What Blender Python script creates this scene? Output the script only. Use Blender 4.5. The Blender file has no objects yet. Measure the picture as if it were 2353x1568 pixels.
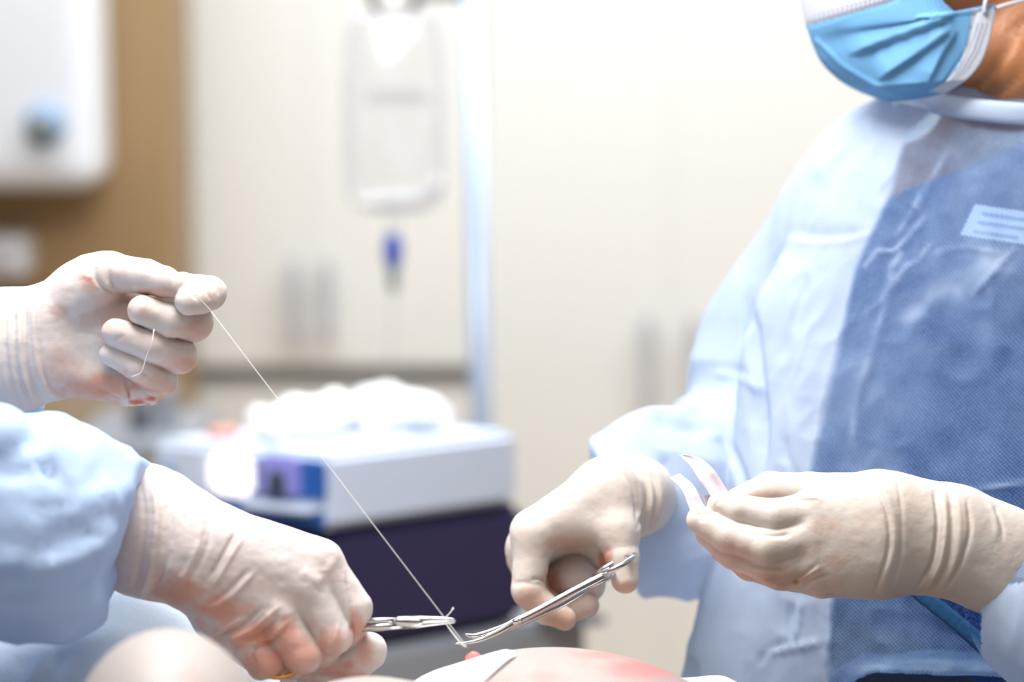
import bpy, bmesh, math, random
import numpy as np
from mathutils import Vector, Matrix
from mathutils.bvhtree import BVHTree

# ------------------------------------------------------------------ camera
SC = bpy.context.scene
COL = SC.collection
W, H = 2353.0, 1568.0
LENS, SENS = 85.0, 36.0
F = W * LENS / SENS                      # focal length in pixels
PITCH = math.radians(8.0)
CAM = np.array([0.0, 0.0, 1.5])
FWD = np.array([0.0, math.cos(PITCH), -math.sin(PITCH)])
UP = np.array([0.0, math.sin(PITCH), math.cos(PITCH)])
RGT = np.array([1.0, 0.0, 0.0])
cam = bpy.data.objects.new('camera', bpy.data.cameras.new('camera'))
COL.objects.link(cam)
cam.location = CAM
cam.rotation_euler = (math.radians(90) - PITCH, 0, 0)
cam.data.lens = LENS
cam.data.sensor_width = SENS
cam.data.dof.use_dof = True
cam.data.dof.focus_distance = 1.77
cam.data.dof.aperture_fstop = 2.3
cam.data.clip_start = 0.02
SC.camera = cam

# ------------------------------------------------------------------ light
SC.view_settings.view_transform = 'Standard'
SC.view_settings.look = 'None'
SC.view_settings.gamma = 1.0
SC.view_settings.use_curve_mapping = False
SC.view_settings.exposure = 0.6
world = bpy.data.worlds.new('room_air')
SC.world = world
world.use_nodes = True
world.node_tree.nodes['Background'].inputs[0].default_value = (0.85, 0.9, 1.0, 1)
world.node_tree.nodes['Background'].inputs[1].default_value = 0.06


def area(name, loc, target, sx, sy, watt, col=(1, 1, 1)):
    l = bpy.data.lights.new(name, 'AREA')
    l.shape = 'RECTANGLE'
    l.size, l.size_y, l.energy, l.color = sx, sy, watt, col
    o = bpy.data.objects.new(name, l)
    COL.objects.link(o)
    o.location = loc
    d = Vector(target) - Vector(loc)
    o.rotation_euler = d.to_track_quat('-Z', 'Y').to_euler()
    return o


area('operating_lamp', (-0.22, 1.66, 2.3), (-0.05, 1.70, 1.0), 0.7, 0.7, 23, (1.0, 0.99, 0.98))
area('ceiling_panel', (0.3, 3.3, 2.93), (0.3, 3.3, 0), 3.0, 1.2, 59, (0.94, 0.975, 1.0))
area('ceiling_panel.001', (0.0, 0.2, 2.93), (0.0, 0.4, 0), 3.2, 1.2, 11, (0.95, 0.975, 1.0))
cy = SC.cycles
cy.max_bounces, cy.diffuse_bounces, cy.glossy_bounces, cy.transmission_bounces, cy.transparent_max_bounces = 6, 3, 3, 3, 8
cy.use_adaptive_sampling = True
cy.adaptive_threshold = 0.07
cy.caustics_reflective = cy.caustics_refractive = False
cy.use_denoising = True


# ------------------------------------------------------------------ helpers
def P(px, py, d):
    """world point seen at photo pixel (px, py), d metres in front of the lens"""
    return CAM + FWD * d + RGT * ((px - W / 2) * d / F) + UP * ((H / 2 - py) * d / F)


def project(v):
    q = v - CAM
    d = q @ FWD
    return (q @ RGT) / d * F + W / 2, H / 2 - (q @ UP) / d * F, d


def link(o, parent=None):
    COL.objects.link(o)
    if parent is not None:
        o.parent = parent
        if parent.type == 'EMPTY':
            o.matrix_parent_inverse = Matrix.Translation(-Vector(parent.location))
    return o


def tag(o, label=None, cat=None, group=None, kind=None):
    for k, v in (('label', label), ('category', cat), ('group', group), ('kind', kind)):
        if v:
            o[k] = v
    return o


def empty(name, loc, label, cat, group=None):
    o = bpy.data.objects.new(name, None)
    o.location = loc
    o.empty_display_size = 0.05
    COL.objects.link(o)
    return tag(o, label, cat, group)


def mesh_obj(name, verts, faces, mat, parent=None, smooth=True, attrs=None):
    me = bpy.data.meshes.new(name)
    if isinstance(faces, np.ndarray):
        nv, nf = len(verts), len(faces)
        me.vertices.add(nv)
        me.vertices.foreach_set('co', np.ascontiguousarray(verts, dtype=np.float32).ravel())
        me.loops.add(nf * 4)
        me.polygons.add(nf)
        me.polygons.foreach_set('loop_start', np.arange(0, nf * 4, 4, dtype=np.int32))
        me.polygons.foreach_set('loop_total', np.full(nf, 4, dtype=np.int32))
        me.loops.foreach_set('vertex_index', faces.astype(np.int32).ravel())
        me.update(calc_edges=True)
        me.validate()
    else:
        me.from_pydata([tuple(v) for v in verts], [], faces)
        me.update()
    if smooth:
        me.polygons.foreach_set('use_smooth', np.ones(len(me.polygons), dtype=bool))
    if attrs:
        for k, a in attrs.items():
            at = me.attributes.new(k, 'FLOAT', 'POINT')
            at.data.foreach_set('value', np.ascontiguousarray(a, dtype=np.float32))
    o = bpy.data.objects.new(name, me)
    if mat:
        me.materials.append(mat)
    return link(o, parent)


def from_bm(name, bm, mat, parent=None, smooth=False):
    me = bpy.data.meshes.new(name)
    bmesh.ops.recalc_face_normals(bm, faces=bm.faces)
    bm.to_mesh(me)
    bm.free()
    if smooth:
        for p in me.polygons:
            p.use_smooth = True
    o = bpy.data.objects.new(name, me)
    if mat:
        me.materials.append(mat)
    return link(o, parent)


def bm_box(bm, c, s, bevel=0.0, rot=None, seg=2):
    r = bmesh.ops.create_cube(bm, size=1.0)
    M = Matrix.Translation(Vector(c)) @ (rot if rot else Matrix()) @ Matrix.Diagonal((s[0], s[1], s[2], 1))
    bmesh.ops.transform(bm, matrix=M, verts=r['verts'])
    if bevel > 0:
        es = list({e for v in r['verts'] for e in v.link_edges})
        bmesh.ops.bevel(bm, geom=es, offset=bevel, segments=seg, affect='EDGES', profile=0.6)


def box(name, c, s, mat, parent=None, bevel=0.0, rot=None, seg=2):
    bm = bmesh.new()
    bm_box(bm, c, s, bevel, rot, seg)
    return from_bm(name, bm, mat, parent)


def bm_prism(bm, bottom, top):
    """closed prism from two matching loops"""
    n = len(bottom)
    vb = [bm.verts.new(tuple(v)) for v in bottom]
    vt = [bm.verts.new(tuple(v)) for v in top]
    bm.faces.new(vb[::-1])
    bm.faces.new(vt)
    for i in range(n):
        j = (i + 1) % n
        bm.faces.new((vb[i], vb[j], vt[j], vt[i]))


def tube(name, pts, rad, mat, parent=None, seg=10, flat=None, cap=True, closed=False):
    """swept tube; rad number or list; flat=(axis, factor) squashes the section"""
    pts = [np.array(p, float) for p in pts]
    n = len(pts)
    rad = [rad] * n if np.isscalar(rad) else list(rad)
    verts, faces = [], []
    prev = None
    for i in range(n):
        if closed:
            t = pts[(i + 1) % n] - pts[i - 1]
        else:
            t = pts[min(i + 1, n - 1)] - pts[max(i - 1, 0)]
        t = t / (np.linalg.norm(t) + 1e-12)
        if prev is None:
            a = np.array([0, 0, 1.0]) if abs(t[2]) < 0.9 else np.array([1.0, 0, 0])
            u = np.cross(t, a)
        else:
            u = prev - t * (prev @ t)
        u /= np.linalg.norm(u)
        prev = u
        w = np.cross(t, u)
        for k in range(seg):
            an = 2 * math.pi * k / seg
            o = (u * math.cos(an) + w * math.sin(an)) * rad[i]
            if flat is not None:
                ax = np.array(flat[0], float)
                ax = ax / np.linalg.norm(ax)
                o = o - ax * (o @ ax) * (1 - flat[1])
            verts.append(pts[i] + o)
    m = n if closed else n - 1
    for i in range(m):
        for k in range(seg):
            a, b = i * seg + k, i * seg + (k + 1) % seg
            c, d = ((i + 1) % n) * seg + (k + 1) % seg, ((i + 1) % n) * seg + k
            faces.append((a, b, c, d))
    if cap and not closed:
        faces.append(tuple(range(seg))[::-1])
        faces.append(tuple(range((n - 1) * seg, n * seg)))
    return mesh_obj(name, verts, faces, mat, parent)


def spline(pts, n=40):
    """Catmull-Rom through points"""
    pts = [np.array(p, float) for p in pts]
    ext = [2 * pts[0] - pts[1]] + pts + [2 * pts[-1] - pts[-2]]
    m = len(pts) - 1
    out = []
    for q in range(n + 1):
        s = q / n * m
        i = min(int(s), m - 1)
        t = s - i
        p0, p1, p2, p3 = ext[i:i + 4]
        out.append(0.5 * (2 * p1 + (p2 - p0) * t + (2 * p0 - 5 * p1 + 4 * p2 - p3) * t * t
                          + (3 * p1 - p0 - 3 * p2 + p3) * t ** 3))
    return out


# ---- noise
def _hash(i, j, k):
    h = (i * 374761393 + j * 668265263 + k * 2147483647 % 982451653) & 0xffffffff
    h = ((h ^ (h >> 13)) * 1274126177) & 0xffffffff
    return ((h ^ (h >> 16)) & 0xffff) / 65535.0


def noise(p, seed=0):
    """smooth value noise, -1..1, p (n,3)"""
    p = p + seed * 17.31
    i = np.floor(p).astype(np.int64)
    f = p - i
    f = f * f * f * (f * (f * 6 - 15) + 10)
    out = 0
    for dx in (0, 1):
        wx = f[:, 0] if dx else 1 - f[:, 0]
        for dy in (0, 1):
            wy = f[:, 1] if dy else 1 - f[:, 1]
            for dz in (0, 1):
                wz = f[:, 2] if dz else 1 - f[:, 2]
                out = out + wx * wy * wz * _hash(i[:, 0] + dx, i[:, 1] + dy, i[:, 2] + dz)
    return out * 2 - 1


def ridged(p, seed=0):
    return 1 - np.abs(noise(p, seed)) * 2


# ---- implicit surfaces
def smin(a, b, k):
    if k <= 1e-6:
        return np.minimum(a, b)
    h = np.maximum(k - np.abs(a - b), 0)
    return np.minimum(a, b) - h * h * (0.25 / k)


def smax(a, b, k):
    return -smin(-a, -b, k)


class Cap:
    """tapered capsule, optionally squashed along an axis"""
    def __init__(s, a, b, ra, rb, flat=None):
        s.a, s.b, s.ra, s.rb = np.array(a, float), np.array(b, float), ra, rb
        A = np.eye(3)
        if flat:
            ax = np.array(flat[0], float)
            ax = ax / np.linalg.norm(ax)
            A = A + np.outer(ax, ax) * (1 / flat[1] - 1)
        s.A = None if not flat else A.astype(np.float32)
        s.o = (s.a @ A).astype(np.float32)
        ba = (s.b - s.a) @ A
        s.bb = float(ba @ ba)
        s.ba = ba.astype(np.float32)

    def __call__(s, p):
        q = (p if s.A is None else p @ s.A) - s.o
        if s.bb < 1e-12:
            return np.sqrt(np.einsum('ij,ij->i', q, q)) - np.float32(s.ra)
        h = np.clip(q @ (s.ba / np.float32(s.bb)), 0, 1)
        q -= h[:, None] * s.ba
        return np.sqrt(np.einsum('ij,ij->i', q, q)) - (np.float32(s.ra) + h * np.float32(s.rb - s.ra))

    def bounds(s):
        r = max(s.ra, s.rb)
        return np.minimum(s.a, s.b) - r, np.maximum(s.a, s.b) + r


def chain(base, pts, flat=None):
    """(px, py, cm offset in depth, radius px) list -> capsules"""
    ax = (FWD, flat) if flat else None
    out = []
    q = [(P(x, y, base + dd * 0.01), r * (base + dd * 0.01) / F) for x, y, dd, r in pts]
    if len(q) == 1:
        q = q * 2
    for (a, ra), (b, rb) in zip(q[:-1], q[1:]):
        out.append(Cap(a, b, ra, rb, ax))
    return out


def union(caps, k):
    def f(p):
        d = caps[0](p)
        for c in caps[1:]:
            d = smin(d, c(p), k)
        return d
    return f


def bounds_of(caps, pad=0.01):
    lo = np.min([c.bounds()[0] for c in caps], axis=0) - pad
    hi = np.max([c.bounds()[1] for c in caps], axis=0) + pad
    return lo, hi


def polygonise(f, lo, hi, h, newton=2):
    """surface nets on a block-sparse grid -> verts, quads, normals"""
    B = 4
    n = (np.ceil((hi - lo) / h / B).astype(int) + 1)
    ci = np.stack(np.meshgrid(*[np.arange(k) for k in n], indexing='ij'), -1).reshape(-1, 3)
    cc = lo + (ci * B + (B - 1) / 2) * h
    dc = f(cc.astype(np.float32))
    near = np.abs(dc) < h * 7
    N = n * B
    D = np.repeat(np.repeat(np.repeat(np.sign(dc).reshape(n) * 1e3, B, 0), B, 1), B, 2).astype(np.float32)
    off = np.stack(np.meshgrid(*[np.arange(B)] * 3, indexing='ij'), -1).reshape(-1, 3)
    nb = ci[near]
    for s in range(0, len(nb), 4000):
        idx = (nb[s:s + 4000, None, :] * B + off[None]).reshape(-1, 3)
        D[idx[:, 0], idx[:, 1], idx[:, 2]] = f((lo + idx * h).astype(np.float32))
    ins = D < 0
    cnt = np.zeros(N - 1, np.int8)
    for dx in (0, 1):
        for dy in (0, 1):
            for dz in (0, 1):
                cnt += ins[dx:N[0] - 1 + dx, dy:N[1] - 1 + dy, dz:N[2] - 1 + dz]
    act = (cnt > 0) & (cnt < 8)
    cells = np.argwhere(act)
    ids = np.full(N - 1, -1, np.int32)
    ids[act] = np.arange(len(cells))
    acc = np.zeros((len(cells), 3))
    num = np.zeros(len(cells))
    corners = [(a, b, c) for a in (0, 1) for b in (0, 1) for c in (0, 1)]
    for c0 in corners:
        for ax in range(3):
            if c0[ax]:
                continue
            c1 = list(c0)
            c1[ax] = 1
            p0, p1 = cells + np.array(c0), cells + np.array(c1)
            d0 = D[p0[:, 0], p0[:, 1], p0[:, 2]]
            d1 = D[p1[:, 0], p1[:, 1], p1[:, 2]]
            m = (d0 < 0) != (d1 < 0)
            t = np.where(m, d0 / np.where(m, d0 - d1, 1), 0)
            acc += np.where(m[:, None], p0 + t[:, None] * (p1 - p0), 0)
            num += m
    v = lo + acc / num[:, None] * h
    quads = []
    for ax in range(3):
        sl0 = [slice(1, None)] * 3
        a = np.take(ins, range(0, N[ax] - 1), ax)
        b = np.take(ins, range(1, N[ax]), ax)
        e = np.argwhere(a != b)
        u, w = (ax + 1) % 3, (ax + 2) % 3
        ok = (e[:, u] > 0) & (e[:, w] > 0) & (e[:, u] < N[u] - 1) & (e[:, w] < N[w] - 1)
        e = e[ok]
        s = a[e[:, 0], e[:, 1], e[:, 2]]
        def cid(du, dw):
            q = e.copy()
            q[:, u] += du
            q[:, w] += dw
            return ids[q[:, 0], q[:, 1], q[:, 2]]
        q = np.stack([cid(-1, -1), cid(0, -1), cid(0, 0), cid(-1, 0)], 1)
        q[~s] = q[~s][:, ::-1]
        quads.append(q)
    quads = np.concatenate(quads)
    quads = quads[(quads >= 0).all(1)]
    v = v.astype(np.float32)
    e = np.float32(h * 0.5)
    for it in range(newton):
        g = grad(f, v, e)
        gl = np.sqrt((g * g).sum(1))
        st = np.clip(f(v) / np.maximum(gl, 0.3), -h, h)
        v = v - g / np.maximum(gl, 1e-9)[:, None] * st[:, None]
    nr = grad(f, v, np.float32(h)).astype(float)
    v = v.astype(float)
    nr /= np.maximum(np.linalg.norm(nr, axis=1), 1e-9)[:, None]
    return v, quads, nr


def grad(f, v, e):
    ks = np.array([[1, -1, -1], [-1, -1, 1], [-1, 1, -1], [1, 1, 1]], np.float32)
    g = 0
    for k in ks:
        g = g + f(v + k * e)[:, None] * k
    return g / (4 * e)


def seg_dist(x, y, line):
    """distance in pixels to a polyline, position 0..1 along it and signed side"""
    best = np.full(len(x), 1e9)
    tt = np.zeros(len(x))
    sd = np.zeros(len(x))
    n = len(line) - 1
    for i in range(n):
        (ax, ay), (bx, by) = line[i], line[i + 1]
        dx, dy = bx - ax, by - ay
        L = dx * dx + dy * dy + 1e-9
        h = np.clip(((x - ax) * dx + (y - ay) * dy) / L, 0, 1)
        qx, qy = x - ax - h * dx, y - ay - h * dy
        d = np.hypot(qx, qy)
        m = d < best
        best = np.where(m, d, best)
        tt = np.where(m, (i + h) / n, tt)
        sd = np.where(m, np.sign(dx * qy - dy * qx) * d, sd)
    return best, tt, sd


def crease(v, nr, lines, front=True, dmax=None):
    """raise or sink narrow folds: lines = [(polyline px, width px, height px)]"""
    x, y, d = project(v)
    face = np.clip(-(nr @ FWD) * 3 + 0.2, 0, 1) if front else 1.0
    if dmax is not None:
        face = face * (d < dmax)
    disp = np.zeros(len(v))
    for line, w, a in lines:
        pts = [tuple(q) for q in spline([(q[0], q[1], 0) for q in line], 4 * (len(line) - 1))] if len(line) > 2 else line
        pts = [(q[0], q[1]) for q in pts]
        s, t, _ = seg_dist(x, y, pts)
        taper = np.clip(np.minimum(t, 1 - t) * 5 + 0.25, 0, 1)
        disp += a * np.exp(-(s / w) ** 2) * taper
    return v + nr * (disp * face * d / F)[:, None]


def spots(v, nr, items, front=True, rag=0.35):
    """0..1 paint mask from soft ellipses (px, py, rx, ry, strength)"""
    x, y, d = project(v)
    face = np.clip(-(nr @ FWD) * 3 + 0.6, 0, 1) if front else 1.0
    out = np.zeros(len(v))
    wob = np.clip(1 + rag * noise(v * 110, 3) + 0.6 * rag * noise(v * 300, 4), 0.55, 2)
    for sx, sy, rx, ry, st in items:
        q = np.hypot((x - sx) / rx, (y - sy) / ry) * wob
        out = np.maximum(out, st * np.clip(1.6 - 1.4 * q, 0, 1))
    return out * face


# ------------------------------------------------------------------ materials
def srgb(r, g, b):
    f = lambda c: (c / 255 / 12.92) if c / 255 <= 0.04045 else ((c / 255 + 0.055) / 1.055) ** 2.4
    return (f(r), f(g), f(b), 1)


def new_mat(name):
    m = bpy.data.materials.new(name)
    m.use_nodes = True
    nt = m.node_tree
    b = nt.nodes['Principled BSDF']
    return m, nt, b


def simple(name, col, rough=0.5, metal=0.0, bump=0.0, bscale=200, var=0.0, vscale=20, sss=0.0, coat=0.0, emit=None):
    m, nt, b = new_mat(name)
    b.inputs['Base Color'].default_value = col
    b.inputs['Roughness'].default_value = rough
    b.inputs['Metallic'].default_value = metal
    if coat:
        b.inputs['Coat Weight'].default_value = coat
    if emit:
        b.inputs['Emission Color'].default_value = emit[0]
        b.inputs['Emission Strength'].default_value = emit[1]
    tc = nt.nodes.new('ShaderNodeTexCoord')
    if var:
        n = nt.nodes.new('ShaderNodeTexNoise')
        n.inputs['Scale'].default_value = vscale
        n.inputs['Detail'].default_value = 4
        nt.links.new(tc.outputs['Object'], n.inputs['Vector'])
        mx = nt.nodes.new('ShaderNodeMixRGB')
        mx.blend_type = 'MULTIPLY'
        mx.inputs[1].default_value = col
        cr = nt.nodes.new('ShaderNodeValToRGB')
        cr.color_ramp.elements[0].color = (1 - var, 1 - var, 1 - var, 1)
        cr.color_ramp.elements[1].color = (1, 1, 1, 1)
        nt.links.new(n.outputs['Fac'], cr.inputs[0])
        nt.links.new(cr.outputs[0], mx.inputs[2])
        mx.inputs[0].default_value = 1
        nt.links.new(mx.outputs[0], b.inputs['Base Color'])
    if bump:
        n = nt.nodes.new('ShaderNodeTexNoise')
        n.inputs['Scale'].default_value = bscale
        n.inputs['Detail'].default_value = 3
        nt.links.new(tc.outputs['Object'], n.inputs['Vector'])
        bp = nt.nodes.new('ShaderNodeBump')
        bp.inputs['Strength'].default_value = bump
        bp.inputs['Distance'].default_value = 0.002
        nt.links.new(n.outputs['Fac'], bp.inputs['Height'])
        nt.links.new(bp.outputs[0], b.inputs['Normal'])
    if sss:
        b.inputs['Subsurface Weight'].default_value = sss
        b.inputs['Subsurface Radius'].default_value = (1.0, 0.45, 0.25)
        b.inputs['Subsurface Scale'].default_value = 0.012
    return m


def glove_mat(name, col, skin):
    """latex: cream film, pink skin where it clings ('pink'), blood smears ('blood')"""
    m, nt, b = new_mat(name)
    tc = nt.nodes.new('ShaderNodeTexCoord')
    n = nt.nodes.new('ShaderNodeTexNoise')
    n.inputs['Scale'].default_value = 34
    n.inputs['Detail'].default_value = 5
    nt.links.new(tc.outputs['Object'], n.inputs['Vector'])
    r = nt.nodes.new('ShaderNodeMapRange')
    r.inputs[1].default_value, r.inputs[2].default_value = 0.35, 0.75
    r.inputs[3].default_value, r.inputs[4].default_value = 0.0, 0.22
    nt.links.new(n.outputs['Fac'], r.inputs[0])
    pk = nt.nodes.new('ShaderNodeAttribute')
    pk.attribute_name = 'pink'
    add = nt.nodes.new('ShaderNodeMath')
    add.operation = 'ADD'
    add.use_clamp = True
    nt.links.new(r.outputs[0], add.inputs[0])
    nt.links.new(pk.outputs['Fac'], add.inputs[1])
    m1 = nt.nodes.new('ShaderNodeMixRGB')
    m1.inputs[1].default_value = col
    m1.inputs[2].default_value = skin
    nt.links.new(add.outputs[0], m1.inputs[0])
    bl = nt.nodes.new('ShaderNodeAttribute')
    bl.attribute_name = 'blood_and_shade'
    m2 = nt.nodes.new('ShaderNodeMixRGB')
    m2.inputs[2].default_value = srgb(190, 70, 40)
    nt.links.new(bl.outputs['Fac'], m2.inputs[0])
    nt.links.new(m1.outputs[0], m2.inputs[1])
    nt.links.new(m2.outputs[0], b.inputs['Base Color'])
    b.inputs['Roughness'].default_value = 0.52
    b.inputs['Specular IOR Level'].default_value = 0.35
    b.inputs['Subsurface Weight'].default_value = 0.25
    b.inputs['Subsurface Radius'].default_value = (1.0, 0.42, 0.22)
    b.inputs['Subsurface Scale'].default_value = 0.005
    n2 = nt.nodes.new('ShaderNodeTexNoise')
    n2.inputs['Scale'].default_value = 420
    n2.inputs['Detail'].default_value = 3
    nt.links.new(tc.outputs['Object'], n2.inputs['Vector'])
    n3 = nt.nodes.new('ShaderNodeTexNoise')
    n3.inputs['Scale'].default_value = 90
    n3.inputs['Detail'].default_value = 4
    nt.links.new(tc.outputs['Object'], n3.inputs['Vector'])
    ad = nt.nodes.new('ShaderNodeMath')
    ad.operation = 'MULTIPLY_ADD'
    ad.inputs[1].default_value = 0.3
    nt.links.new(n2.outputs['Fac'], ad.inputs[0])
    nt.links.new(n3.outputs['Fac'], ad.inputs[2])
    bp = nt.nodes.new('ShaderNodeBump')
    bp.inputs['Strength'].default_value = 0.22
    bp.inputs['Distance'].default_value = 0.0025
    nt.links.new(ad.outputs[0], bp.inputs['Height'])
    nt.links.new(bp.outputs[0], b.inputs['Normal'])
    return m


def gown_mat(name, col, sheer, trans, dots=False, bumpd=0.002, overlit_col=None):
    """spun-bond cloth: diffuse + translucent + see-through, embossed clear points"""
    m = bpy.data.materials.new(name)
    m.use_nodes = True
    nt = m.node_tree
    nt.nodes.clear()
    out = nt.nodes.new('ShaderNodeOutputMaterial')
    tc = nt.nodes.new('ShaderNodeTexCoord')
    n1 = nt.nodes.new('ShaderNodeTexNoise')
    n1.inputs['Scale'].default_value = 60
    n1.inputs['Detail'].default_value = 6
    n1.inputs['Roughness'].default_value = 0.65
    nt.links.new(tc.outputs['Object'], n1.inputs['Vector'])
    n2 = nt.nodes.new('ShaderNodeTexNoise')
    n2.inputs['Scale'].default_value = 600
    n2.inputs['Detail'].default_value = 2
    nt.links.new(tc.outputs['Object'], n2.inputs['Vector'])
    bp = nt.nodes.new('ShaderNodeBump')
    bp.inputs['Strength'].default_value = 0.35
    bp.inputs['Distance'].default_value = bumpd
    nt.links.new(n1.outputs['Fac'], bp.inputs['Height'])
    rn = nt.nodes.new('ShaderNodeTexNoise')
    rn.noise_type = 'RIDGED_MULTIFRACTAL'
    rn.inputs['Scale'].default_value = 13
    rn.inputs['Detail'].default_value = 3
    rn.inputs['Distortion'].default_value = 0.6
    nt.links.new(tc.outputs['Object'], rn.inputs['Vector'])
    b2 = nt.nodes.new('ShaderNodeBump')
    b2.inputs['Strength'].default_value = 0.55
    b2.inputs['Distance'].default_value = bumpd * 2.2
    nt.links.new(rn.outputs['Fac'], b2.inputs['Height'])
    nt.links.new(b2.outputs[0], bp.inputs['Normal'])
    df = nt.nodes.new('ShaderNodeBsdfPrincipled')
    df.inputs['Base Color'].default_value = col
    df.inputs['Roughness'].default_value = 0.62
    df.inputs['Specular IOR Level'].default_value = 0.3
    nt.links.new(bp.outputs[0], df.inputs['Normal'])
    tl = nt.nodes.new('ShaderNodeBsdfTranslucent')
    tl.inputs['Color'].default_value = col
    nt.links.new(bp.outputs[0], tl.inputs['Normal'])
    mx = nt.nodes.new('ShaderNodeMixShader')
    mx.inputs[0].default_value = trans
    nt.links.new(df.outputs[0], mx.inputs[1])
    nt.links.new(tl.outputs[0], mx.inputs[2])
    last = mx
    if sheer > 0:
        tp = nt.nodes.new('ShaderNodeBsdfTransparent')
        tp.inputs['Color'].default_value = (0.88, 0.95, 1, 1)
        at = nt.nodes.new('ShaderNodeAttribute')
        at.attribute_name = 'sheer'
        mp = nt.nodes.new('ShaderNodeMapRange')       # mottled web of fibres
        mp.inputs[1].default_value, mp.inputs[2].default_value = 0.3, 0.7
        mp.inputs[3].default_value, mp.inputs[4].default_value = sheer * 0.75, sheer * 1.2
        nmix = nt.nodes.new('ShaderNodeMath')
        nmix.operation = 'MULTIPLY_ADD'
        nmix.inputs[1].default_value = 0.5
        h2 = nt.nodes.new('ShaderNodeMath')
        h2.operation = 'MULTIPLY'
        h2.inputs[1].default_value = 0.5
        nt.links.new(n2.outputs['Fac'], h2.inputs[0])
        nt.links.new(n1.outputs['Fac'], nmix.inputs[0])
        nt.links.new(h2.outputs[0], nmix.inputs[2])
        nt.links.new(nmix.outputs[0], mp.inputs[0])
        fac = mp
        if dots:
            au = nt.nodes.new('ShaderNodeAttribute')
            au.attribute_name = 'wu'
            av = nt.nodes.new('ShaderNodeAttribute')
            av.attribute_name = 'wv'
            su = nt.nodes.new('ShaderNodeMath')
            su.operation = 'SINE'
            sv = nt.nodes.new('ShaderNodeMath')
            sv.operation = 'SINE'
            nt.links.new(au.outputs['Fac'], su.inputs[0])
            nt.links.new(av.outputs['Fac'], sv.inputs[0])
            pr = nt.nodes.new('ShaderNodeMath')
            pr.operation = 'MULTIPLY'
            nt.links.new(su.outputs[0], pr.inputs[0])
            nt.links.new(sv.outputs[0], pr.inputs[1])
            mr = nt.nodes.new('ShaderNodeMapRange')
            mr.inputs[1].default_value, mr.inputs[2].default_value = 0.35, 0.75
            mr.inputs[3].default_value, mr.inputs[4].default_value = 0.0, 0.6
            nt.links.new(pr.outputs[0], mr.inputs[0])
            ad = nt.nodes.new('ShaderNodeMath')
            ad.operation = 'ADD'
            ad.use_clamp = True
            nt.links.new(mp.outputs[0], ad.inputs[0])
            nt.links.new(mr.outputs[0], ad.inputs[1])
            fac = ad
        if overlit_col:                                      # doubled panels, painted whiter for the lamp's overexposure
            cm = nt.nodes.new('ShaderNodeMixRGB')
            cm.inputs[1].default_value = overlit_col
            cm.inputs[2].default_value = col
            nt.links.new(at.outputs['Fac'], cm.inputs[0])
            nt.links.new(cm.outputs[0], df.inputs['Base Color'])
            nt.links.new(cm.outputs[0], tl.inputs['Color'])
        ml = nt.nodes.new('ShaderNodeMath')
        ml.operation = 'MULTIPLY'
        nt.links.new(fac.outputs[0], ml.inputs[0])
        nt.links.new(at.outputs['Fac'], ml.inputs[1])
        m2 = nt.nodes.new('ShaderNodeMixShader')
        nt.links.new(ml.outputs[0], m2.inputs[0])
        nt.links.new(mx.outputs[0], m2.inputs[1])
        nt.links.new(tp.outputs[0], m2.inputs[2])
        last = m2
    nt.links.new(last.outputs[0], out.inputs[0])
    return m


M = {}
M['wall'] = simple('warm_white_paint', srgb(236, 233, 226), 0.7)
M['tanwall'] = simple('sand_paint', srgb(192, 186, 176), 0.7)
M['ceil'] = simple('ceiling_white', srgb(245, 245, 243), 0.8)
M['floor'] = simple('tan_vinyl', srgb(176, 150, 122), 0.4, var=0.06, vscale=6)
M['cup'] = simple('cream_laminate', srgb(240, 240, 236), 0.5)
M['gap'] = simple('recess_shadow_grey', srgb(150, 148, 142), 0.6)  # grey stands for the shadow in the recessed worktop gap
M['handle'] = simple('brushed_steel_handle', srgb(200, 200, 208), 0.4, metal=0.25)
M['brown'] = simple('tan_wood_laminate', srgb(166, 136, 96), 0.55, var=0.1, vscale=3)
M['beige'] = simple('tan_wood_reflected_light', srgb(186, 170, 146), 0.6)  # brown wood tone with reflected light mixed in
M['white'] = simple('white_enamel', srgb(240, 244, 250), 0.3)
M['greyk'] = simple('grey_knob_plastic', srgb(135, 140, 138), 0.5)
M['bluek'] = simple('blue_ring_plastic', srgb(120, 160, 200), 0.5)
M['pole'] = simple('pale_blue_steel', srgb(178, 196, 220), 0.35, metal=0.25)
M['steeld'] = simple('dark_steel', srgb(110, 112, 118), 0.35, metal=0.7)
M['mwhite'] = simple('instrument_white', srgb(206, 217, 236), 0.4)
M['mblue'] = simple('instrument_blue', srgb(40, 95, 175), 0.4)
M['mgrey'] = simple('instrument_grey', srgb(120, 130, 170), 0.45)
M['mlav'] = simple('instrument_lavender', srgb(150, 150, 225), 0.45)
M['mdark'] = simple('instrument_dark', srgb(60, 75, 85), 0.5)
M['screen'] = simple('lit_screen', srgb(255, 250, 255), 0.4, emit=((1, 0.97, 1, 1), 0.55))
M['navy'] = simple('navy_plastic', srgb(44, 40, 78), 0.55)
M['greys'] = simple('grey_steel_sheet', srgb(158, 164, 174), 0.4, metal=0.2)
M['orange'] = simple('orange_plastic', srgb(222, 160, 145), 0.5)
M['steel'] = simple('surgical_steel', (0.62, 0.62, 0.63, 1), 0.22, metal=1.0, bump=0.05, bscale=500)
M['gold'] = simple('gilt_ring', srgb(205, 150, 80), 0.25, metal=0.9)
M['thread'] = simple('white_suture', srgb(235, 232, 225), 0.5)
M['thread2'] = simple('dark_suture', srgb(110, 105, 80), 0.5)
M['tape'] = simple('paper_tape', srgb(218, 208, 216), 0.6)
M['gauze'] = simple('white_gauze', srgb(250, 250, 250), 0.9, bump=0.5, bscale=500)
M['tissue'] = simple('pink_tissue', srgb(222, 130, 125), 0.3, sss=0.3)
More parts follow.
